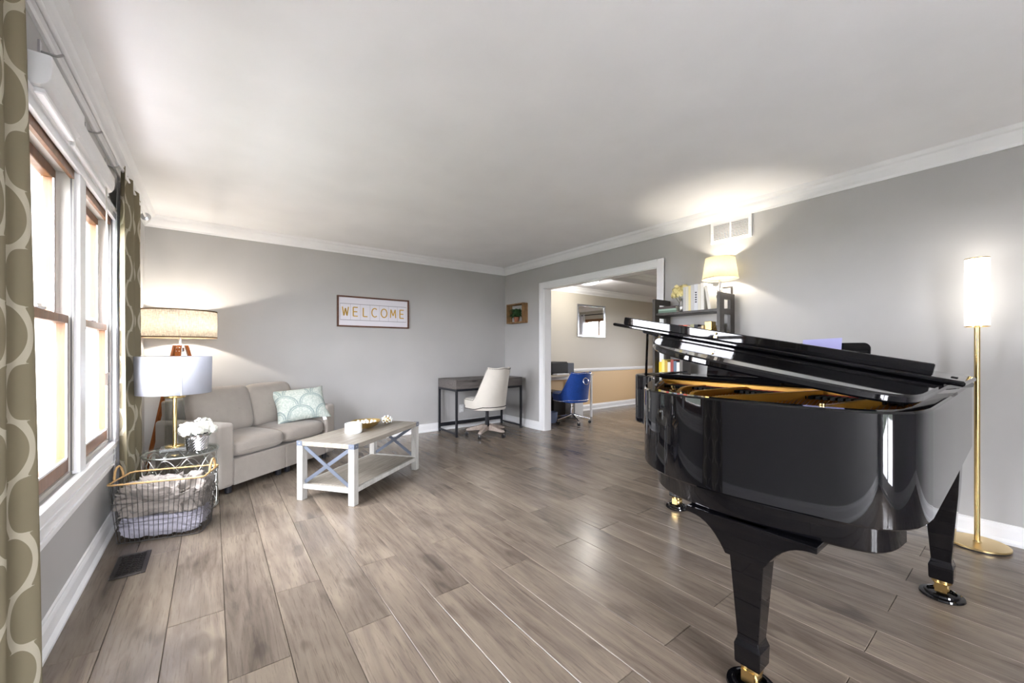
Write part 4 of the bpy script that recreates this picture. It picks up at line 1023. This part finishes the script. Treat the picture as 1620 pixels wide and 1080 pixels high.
for a in ((-.10, 0, -.2, .2, -.148, -.128), (-.10, 0, -.2, .2, .128, .148), (-.10, 0, -.2, -.18, -.128, .128), (-.10, 0, .18, .2, -.128, .128)):
    MB().box(*a, c=.001).build('board', 'rustic', bxp)
mb = MB((XR, 4.79, 1.70))
plt = thing('air_plant', 'trailing green plant in a small pot inside the wooden box shelf', 'plant', (XR-.052, 4.80, 1.5725))
MB().lathe([(.03, 0), (.042, .075), (.038, .075), (.034, .06), (0, .06)], 18, cap=False).build('pot', 'terracotta', plt, smooth=40)
random.seed(21); lf = MB()
for k in range(130):
    a = random.uniform(0, 2*pi); le = random.uniform(.06, .17); e = random.uniform(-.3, .9); p = Vector((random.uniform(-.015, .015), random.uniform(-.02, .02), .065)); d = Vector((cos(a)*.45-.08, sin(a), 0)).normalized()
    s_ = Vector((-d.y, d.x, 0)); q = p+d*le*.5+Vector((0, 0, .05+.09*max(0, e))); r_ = p+d*le*(1.0)+Vector((0, 0, .03+.09*e-.02))
    for v in (q, r_): v.x = max(-.13, min(.04, v.x)); v.y = max(-.17 if v.z > -.11 else -.2, min(.165 if v.x > -.045 else .2, v.y)); v.z = max(.01, min(.2, v.z))
    lf.add([p, p+s_*.004, q+s_*.011, r_, q-s_*.011, q+Vector((0, 0, .004))], [(0, 1, 2, 5), (0, 5, 4), (5, 2, 3), (5, 3, 4)])
lf.build('leaves', 'leaf', plt)['kind'] = 'stuff'
vg = thing('wall_vent', 'white return air grille with louvers high on the right wall', 'vent', (XR, 1.683, 2.236))
VW, VH = .355, .20
for a in ((-.5*VW, .5*VW, .5*VH-.028, .5*VH), (-.5*VW, .5*VW, -.5*VH, -.5*VH+.028), (-.5*VW, -.5*VW+.026, -.5*VH+.028, .5*VH-.028), (.5*VW-.026, .5*VW, -.5*VH+.028, .5*VH-.028), (-.007, .007, -.5*VH+.028, .5*VH-.028)):
    MB().box(-.012, 0, a[0], a[1], a[2], a[3], c=.0015).build('frame', 'trim_white', vg)
MB().box(-.002, -.0005, -.5*VW+.026, .5*VW-.026, -.5*VH+.028, .5*VH-.028).build('duct_shade', 'plastic_black', vg)  # black sheet paints the shaded depth behind the slats
sme = MB().box(-.0045, .0045, -.071, .071, -.0015, .0015, Matrix.Rotation(radians(22), 4, 'Y')).mesh('slat', 'trim_white')
for i in range(12):
    for y in (-.0795, .0795): o = bpy.data.objects.new('slat', sme); COL.objects.link(o); o.parent = vg; o.location = (-.0065, y, -.066+i*.012)
for y in (-.165, .165): MB().sphere((-.0125, y, 0), .004, 8, 5).build('screw', 'nickel', vg)

# ================================================================== BOOKSHELF and what stands on it
BX0, BX1, BY0, BY1, BT = 3.462, 3.735, 1.64, 2.29, 1.645
bs = thing('bookshelf', 'dark espresso open ladder bookshelf against the right wall', 'bookshelf', ((BX0+BX1)/2, (BY0+BY1)/2, 0)); BOo = bs.location
SZ = [.14, .48, .83, 1.175, 1.505]
for y in (BY0, BY1-.026):
    for x in (BX0, BX1-.078): MB(BOo).box(x, x+.078, y, y+.026, 0, BT, c=.002).build('upright', 'shelf_espresso', bs)
    MB(BOo).box(BX0+.078, BX1-.078, y, y+.026, BT-.055, BT, c=.001).build('cross_piece', 'shelf_espresso', bs)
    for zz in SZ: MB(BOo).box(BX0+.078, BX1-.078, y, y+.026, zz-.045, zz, c=.001).build('cross_piece', 'shelf_espresso', bs)
for zz in SZ: MB(BOo).box(BX0+.02, BX1-.005, BY0+.027, BY1-.027, zz-.022, zz, c=.001).build('shelf_board', 'shelf_espresso', bs)
bcount = [0]
def book(c, w, h, d, y, z_, x=BX0+.045, tilt=0, flat=None, label='', group=None, mark=None):
    """spine towards -X (the room); w = thickness along Y"""
    nm = 'cover_%d_%d_%d' % c
    if nm not in M: mk(nm, lin(*c), .55)
    b = thing('book', label, 'book', (x, y, z_), 0, group)
    if flat is None:
        b.rotation_euler = (tilt, 0, 0)
        MB().box(0, .004, 0, w, 0, h).box(.004, d, 0, .003, 0, h).box(.004, d, w-.003, w, 0, h).build('cover', nm, b)
        MB().box(.0045, d-.005, .0035, w-.0035, .003, h-.004).build('pages', 'pages', b)
        if mark:
            for k in range(5): MB().box(-.0004, 0, w*.25, w*.75, h*(.3+.09*k), h*(.35+.09*k)).build('spine_lettering', mark, b)
    else:
        MB().box(0, .004, 0, h, 0, w).box(.004, d, 0, h, 0, .003).box(.004, d, 0, h, w-.003, w).build('cover', nm, b)
        MB().box(.0045, d-.005, .004, h-.004, .0035, w-.0035).build('pages', 'pages', b)
    return b
mk('ink', lin(60, 58, 60), .7)
zt = SZ[4]
flatb = [((96, 120, 104), .022, .19, 'green'), ((150, 176, 158), .016, .185, 'pale green'), ((74, 62, 60), .024, .175, 'dark brown')]
zz = zt; pos_ = ('bottom', 'middle', 'top')
for i, (c, w, h, nm) in enumerate(flatb):
    book(c, w, h, .15, 2.066+.004*i, zz, flat=1, label='%s book lying flat at the %s of the pile on the top shelf' % (nm, pos_[i])); zz += w+.0005
top = [((196, 194, 190), .024, .225, 'grey', None), ((214, 210, 196), .026, .228, 'cream', None), ((232, 218, 160), .022, .232, 'pale yellow', None), ((206, 204, 200), .030, .236, 'light grey', None), ((222, 222, 224), .034, .238, 'white with bold dark lettering', 'ink'), ((224, 220, 206), .026, .236, 'ivory', None), ((236, 234, 226), .028, .243, 'bright white', None)]
y = 1.999
names = ['leftmost of the upright row', 'second of the upright row', 'third of the upright row', 'fourth of the upright row', 'fifth of the upright row', 'sixth of the upright row', 'seventh of the upright row']
for i, (c, w, h, nm, mk_) in enumerate(top):
    y -= w+.001; book(c, w, h, .16, y, zt, label='%s book standing %s on the top shelf' % (nm, names[i]), mark=mk_)
y -= .063; book((228, 224, 214), .026, .215, .16, y, zt+.005, tilt=radians(-9), label='off white book leaning at the lamp end of the top shelf')
y -= .0
# small vase with cream flowers
vs_ = thing('flower_vase', 'small glass vase of cream flowers on the top shelf', 'vase', (3.545, 2.031, zt))
MB().lathe([(.022, 0), (.030, .02), (.030, .06), (.018, .10), (.022, .125), (.019, .125), (.015, .10), (.026, .06), (0, .006)], 20, cap=False).build('vase', 'silver_pot', vs_, smooth=40)
for k, (dx, dy, dz, r_) in enumerate(((-.02, .03, .20, .05), (.01, -.02, .215, .045), (-.01, .065, .165, .035), (-.035, -.005, .17, .035))):
    mb = MB(); blossom(mb, (dx, dy, dz), r_, 34, 30+k); f_ = mb.build('blossom', 'petal_cream', vs_, smooth=True); MB().tube([(0, 0, .05), (dx, dy, dz-r_*.4)], .0025, 5).build('stem', 'leaf_olive', f_)
# shelf lamp
SLm = (3.60, 1.704, zt)
sl = thing('shelf_lamp', 'small lit crystal lamp with tapered oatmeal shade on the bookshelf', 'table lamp', SLm)
MB().lathe([(.030, 0), (.034, .004), (.034, .012), (.02, .02), (.014, .03)], 28).build('base', 'chrome', sl, smooth=40)
for zc, r_ in ((.06, .030), (.115, .034), (.172, .028)): MB().sphere((0, 0, zc), r_, 10, 7).build('crystal_ball', 'crystal', sl)
for zc in (.088, .146): MB().lathe([(.016, zc-.004), (.018, zc), (.016, zc+.004)], 16).build('collar', 'chrome', sl, smooth=40)
MB().lathe([(.010, .195), (.010, .29)], 12).build('socket', 'chrome', sl, smooth=40)
MB().lathe([(.145, .272), (.118, .455)], 48, cap=False).build('lamp_shade', 'oat_shade', sl, smooth=True).modifiers.new('solid', 'SOLIDIFY').thickness = .002
for zz, r_ in ((.272, .145), (.455, .118)): MB().lathe([(r_-.002, zz-.003), (r_+.002, zz-.003), (r_+.002, zz+.003), (r_-.002, zz+.003), (r_-.002, zz-.003)], 48, cap=False).build('shade_trim', 'oat_shade', sl, smooth=40)
MB().sphere((0, 0, .335), .026, 12, 9).build('bulb', 'bulb_glow', sl, smooth=True)
MB().bar((-.13, 0, .43), (.13, 0, .43), .003, .003).tube([(0, 0, .29), (0, 0, .43)], .0025, 6).build('spider', 'nickel', sl)
light('shelf_lamp_light', sl, (0, 0, .35), SHELF_W, (1, .91, .78))
# small dark frame behind lamp
pf = thing('photo_frame', 'small dark picture frame behind the crystal lamp', 'picture frame', (3.69, 1.70, zt), radians(0))
for a in ((-.06, .06, 0, .014), (-.06, .06, .196, .21), (-.06, -.046, .014, .196), (.046, .06, .014, .196)): MB().box(0, .014, a[0], a[1], a[2], a[3]).build('frame_rail', 'shelf_espresso', pf)
MB().box(.004, .010, -.046, .046, .014, .196).build('picture', 'paper', pf)
# second shelf row of novels
cols2 = [(214, 190, 60), (186, 170, 150), (226, 190, 140), (178, 50, 40), (170, 180, 140), (70, 64, 70), (150, 160, 170), (190, 80, 70), (120, 130, 140), (226, 110, 84), (196, 180, 160), (180, 176, 140), (40, 42, 52), (120, 110, 100), (220, 196, 150)]
nm2 = ['mustard', 'taupe', 'peach', 'brick red', 'sage green', 'charcoal', 'blue grey', 'rose', 'slate', 'coral', 'sand', 'khaki', 'black', 'mid brown', 'buff']
y = 2.255; random.seed(8)
for i, c in enumerate(cols2):
    w = random.choice((.022, .026, .030, .034)); w = .036 if nm2[i] == 'coral' else w; h = .19+random.uniform(-.01, .02); y -= w+.001
    book(c, w, h, .13, y, SZ[3], label='%s novel standing in the second shelf row above the piano lid' % nm2[i])
ye = y
be = thing('bookend', 'gold leaf shaped bookend on the second shelf', 'bookend', (3.53, ye-.035, SZ[3]))
MB().box(-.005, .075, -.025, .033, 0, .225, c=.003).build('block', 'gold_leaf', be)
for k in range(7):
    a = k*.22; MB().add([(-.005+.005*k, -.026, .02), (-.02+.004*k, -.03-.05*sin(a), .03+.12*cos(a*.8)), (.0+.004*k, -.035-.085*sin(a+.15), .05+.14*cos(a*.8)), (.02, -.03-.03*sin(a), .03+.06*cos(a)), (.012, -.026, .02)], [(0, 1, 2, 3, 4)]).build('leaf', 'gold_leaf', be).modifiers.new('solid', 'SOLIDIFY').thickness = .003
y = 2.25
cols3 = [((226, 196, 40), 'bright yellow'), ((236, 220, 130), 'lemon'), ((196, 160, 60), 'ochre'), ((220, 216, 200), 'ivory'), ((150, 60, 50), 'maroon'), ((90, 110, 130), 'steel blue'), ((230, 226, 220), 'white'), ((100, 96, 90), 'dark grey')]
for i, (c, nm) in enumerate(cols3):
    w = .03; y -= w+.001; book(c, w, .20+.012*((i*5) % 3), .14, y, SZ[2], label='%s book in the row on the third shelf behind the piano' % nm)

# ================================================================== BRASS FLOOR LAMP
fl_ = thing('brass_floor_lamp', 'slim brass floor lamp with glowing white tube shade beside the piano', 'floor lamp', (3.592, .218, 0))
MB().lathe([(.128, 0), (.128, .006)], 56).build('base_pad', 'plastic_black', fl_, smooth=40)
MB().lathe([(.13, .006), (.132, .008), (.132, .016), (.129, .019), (.02, .022), (.016, .030), (.0, .030)], 56, cap=False).build('base', 'brass_satin', fl_, smooth=40)
MB().lathe([(.0125, .02), (.0125, 1.285)], 20).build('pole', 'brass', fl_, smooth=40)
MB().lathe([(.050, 1.285), (.050, 1.683), (.047, 1.683), (.047, 1.285), (.050, 1.285)], 40, cap=False).build('shade', 'tube_glow', fl_, smooth=40)
for zz in (1.285, 1.683): MB().lathe([(.046, zz-.003), (.051, zz-.003), (.051, zz+.003), (.046, zz+.003), (.046, zz-.003)], 40, cap=False).build('shade_rim', 'brass', fl_, smooth=40)
MB().bar((-.047, 0, 1.287), (.047, 0, 1.287), .004, .004).build('shade_support', 'brass', fl_)
light('brass_lamp_light', fl_, (0, 0, 1.69), BRASS_W, (1, .92, .8), .04)

# ================================================================== DINING ROOM THINGS
mr = thing('wall_mirror', 'silver framed rectangular mirror on the dining room wall', 'mirror', (5.795, YB, 1.70))
mw, mh = .775/2, .61/2
for a in ((-mw, mw, mh-.035, mh), (-mw, mw, -mh, -mh+.035), (-mw, -mw+.035, -mh+.035, mh-.035), (mw-.035, mw, -mh+.035, mh-.035)): MB().box(a[0], a[1], -.022, 0, a[2], a[3], c=.004).build('frame_rail', 'mirror_frame', mr)
MB().box(-mw+.035, mw-.035, -.010, -.001, -mh+.035, mh-.035).build('mirror_glass', 'mirror', mr)
dt = thing('dining_desk', 'pale wood desk with white legs under the printer', 'desk', (4.55, 4.86, 0))
MB().box(-.62, .68, -.26, .26, .715, .74, c=.003).build('desk_top', 'table_white_oak', dt)
for x in (-.60, .64):
    for y in (-.24, .22): MB().box(x, x+.03, y, y+.03, 0, .715).build('leg', 'trim_white', dt)
MB().box(-.57, .64, .225, .24, .62, .715).build('back_rail', 'trim_white', dt)
pt = thing('printer', 'black and grey desktop printer on the dining room desk', 'printer', (4.66, 4.88, .74))
MB().box(-.30, .06, -.17, .17, .03, .20, c=.01).build('body', 'plastic_black', pt); MB().box(.06, .20, -.17, .17, .0, .19, c=.008).build('control_side', 'plastic_grey', pt)
MB().box(-.30, .06, -.12, .17, 0, .03).build('foot_base', 'plastic_black', pt); MB().box(-.25, .02, -.24, -.12, .004, .022, c=.002).build('paper_tray', 'paper', pt); MB().box(-.29, .05, -.16, .16, .2, .212, c=.003).build('scanner_lid', 'plastic_black', pt)
hp = thing('wicker_hamper', 'woven tan hamper under the dining room desk', 'hamper', (4.20, 4.93, 0))
MB().box(-.17, .17, -.12, .12, .20, .69, c=.02).build('body', 'wicker', hp); MB().box(-.15, .15, -.10, .10, 0, .20, c=.02).build('lower_body', 'wicker', hp)
for a, b in (((-.17, .25), (.17, .64)), ((-.17, .64), (.17, .25))): MB().bar((a[0], -.123, a[1]), (b[0], -.123, b[1]), .008, .006).build('strap', 'tassel', hp)
bn = tag(MB().lathe([(.07, 0), (.085, .17), (.08, .17), (.065, .01), (0, .01)], 24, cap=False).build('waste_bin', 'bin_blue', smooth=40), 'small blue grey bin on the floor beside the hamper', 'bin'); bn.location = (4.30, 4.64, 0)
tc = thing('computer_tower', 'black computer tower standing under the dining room desk', 'computer', (4.62, 4.94, 0))
MB().box(-.16, .10, -.17, .17, .012, .46, c=.005).build('case', 'plastic_black', tc)
for x in (-.13, .07):
    for y in (-.14, .14): MB().lathe([(.012, 0), (.012, .012)], 8, (x, y)).build('foot', 'rubber', tc)
MB().box(-.12, .06, -.173, -.17, .30, .40).build('drive_bay', 'plastic_grey', tc)
wb = thing('paper_shredder', 'pale grey paper shredder box under the dining room desk', 'shredder', (4.93, 4.80, 0))
MB().box(-.10, .10, -.14, .14, 0, .30, c=.008).build('bin_body', 'plastic_white', wb); MB().box(-.105, .105, -.145, .145, .30, .38, c=.01).build('head', 'plastic_grey', wb); MB().box(-.08, .08, -.004, .004, .38, .3815).build('slot', 'rubber', wb)
dl = thing('ceiling_light', 'round flush ceiling light glowing in the dining room', 'ceiling light', (5.0, 4.50, DC))
MB().lathe([(.18, 0), (.18, -.02), (.165, -.025), (.165, -.012), (0, -.012)], 40, cap=False).build('rim', 'nickel', dl, smooth=40)
MB().lathe([(.163, -.014), (.155, -.04), (.11, -.062), (0, -.072)], 40, cap=False).build('diffuser', 'fixture_glow', dl, smooth=True)
light('ceiling_light_bulb', dl, (0, 0, -.12), 12, (1, .95, .88), .1)
curtain('dining_curtain', 'pale curtain at the dining room window seen in the mirror', lambda z: 2.45, lambda z: 2.85, XD1-.08, .025, 3, .02, 2.12, 'sheer', .9, 0)
dr = thing('dining_curtain_rod', 'dark curtain rod above the dining room window', 'curtain rod', (XD1-.08, 3.25, 2.09))
MB().tube([(0, -.9, 0), (0, .9, 0)], .012, 10).build('pole', 'black_metal', dr, smooth=40)
for y in (-.9, .9): MB().sphere((0, y, 0), .035, 14, 10).build('finial', 'black_metal', dr, smooth=True)
for y in (-.85, .85): MB().box(.0, .08, y-.008, y+.008, -.008, .008).build('bracket', 'black_metal', dr)
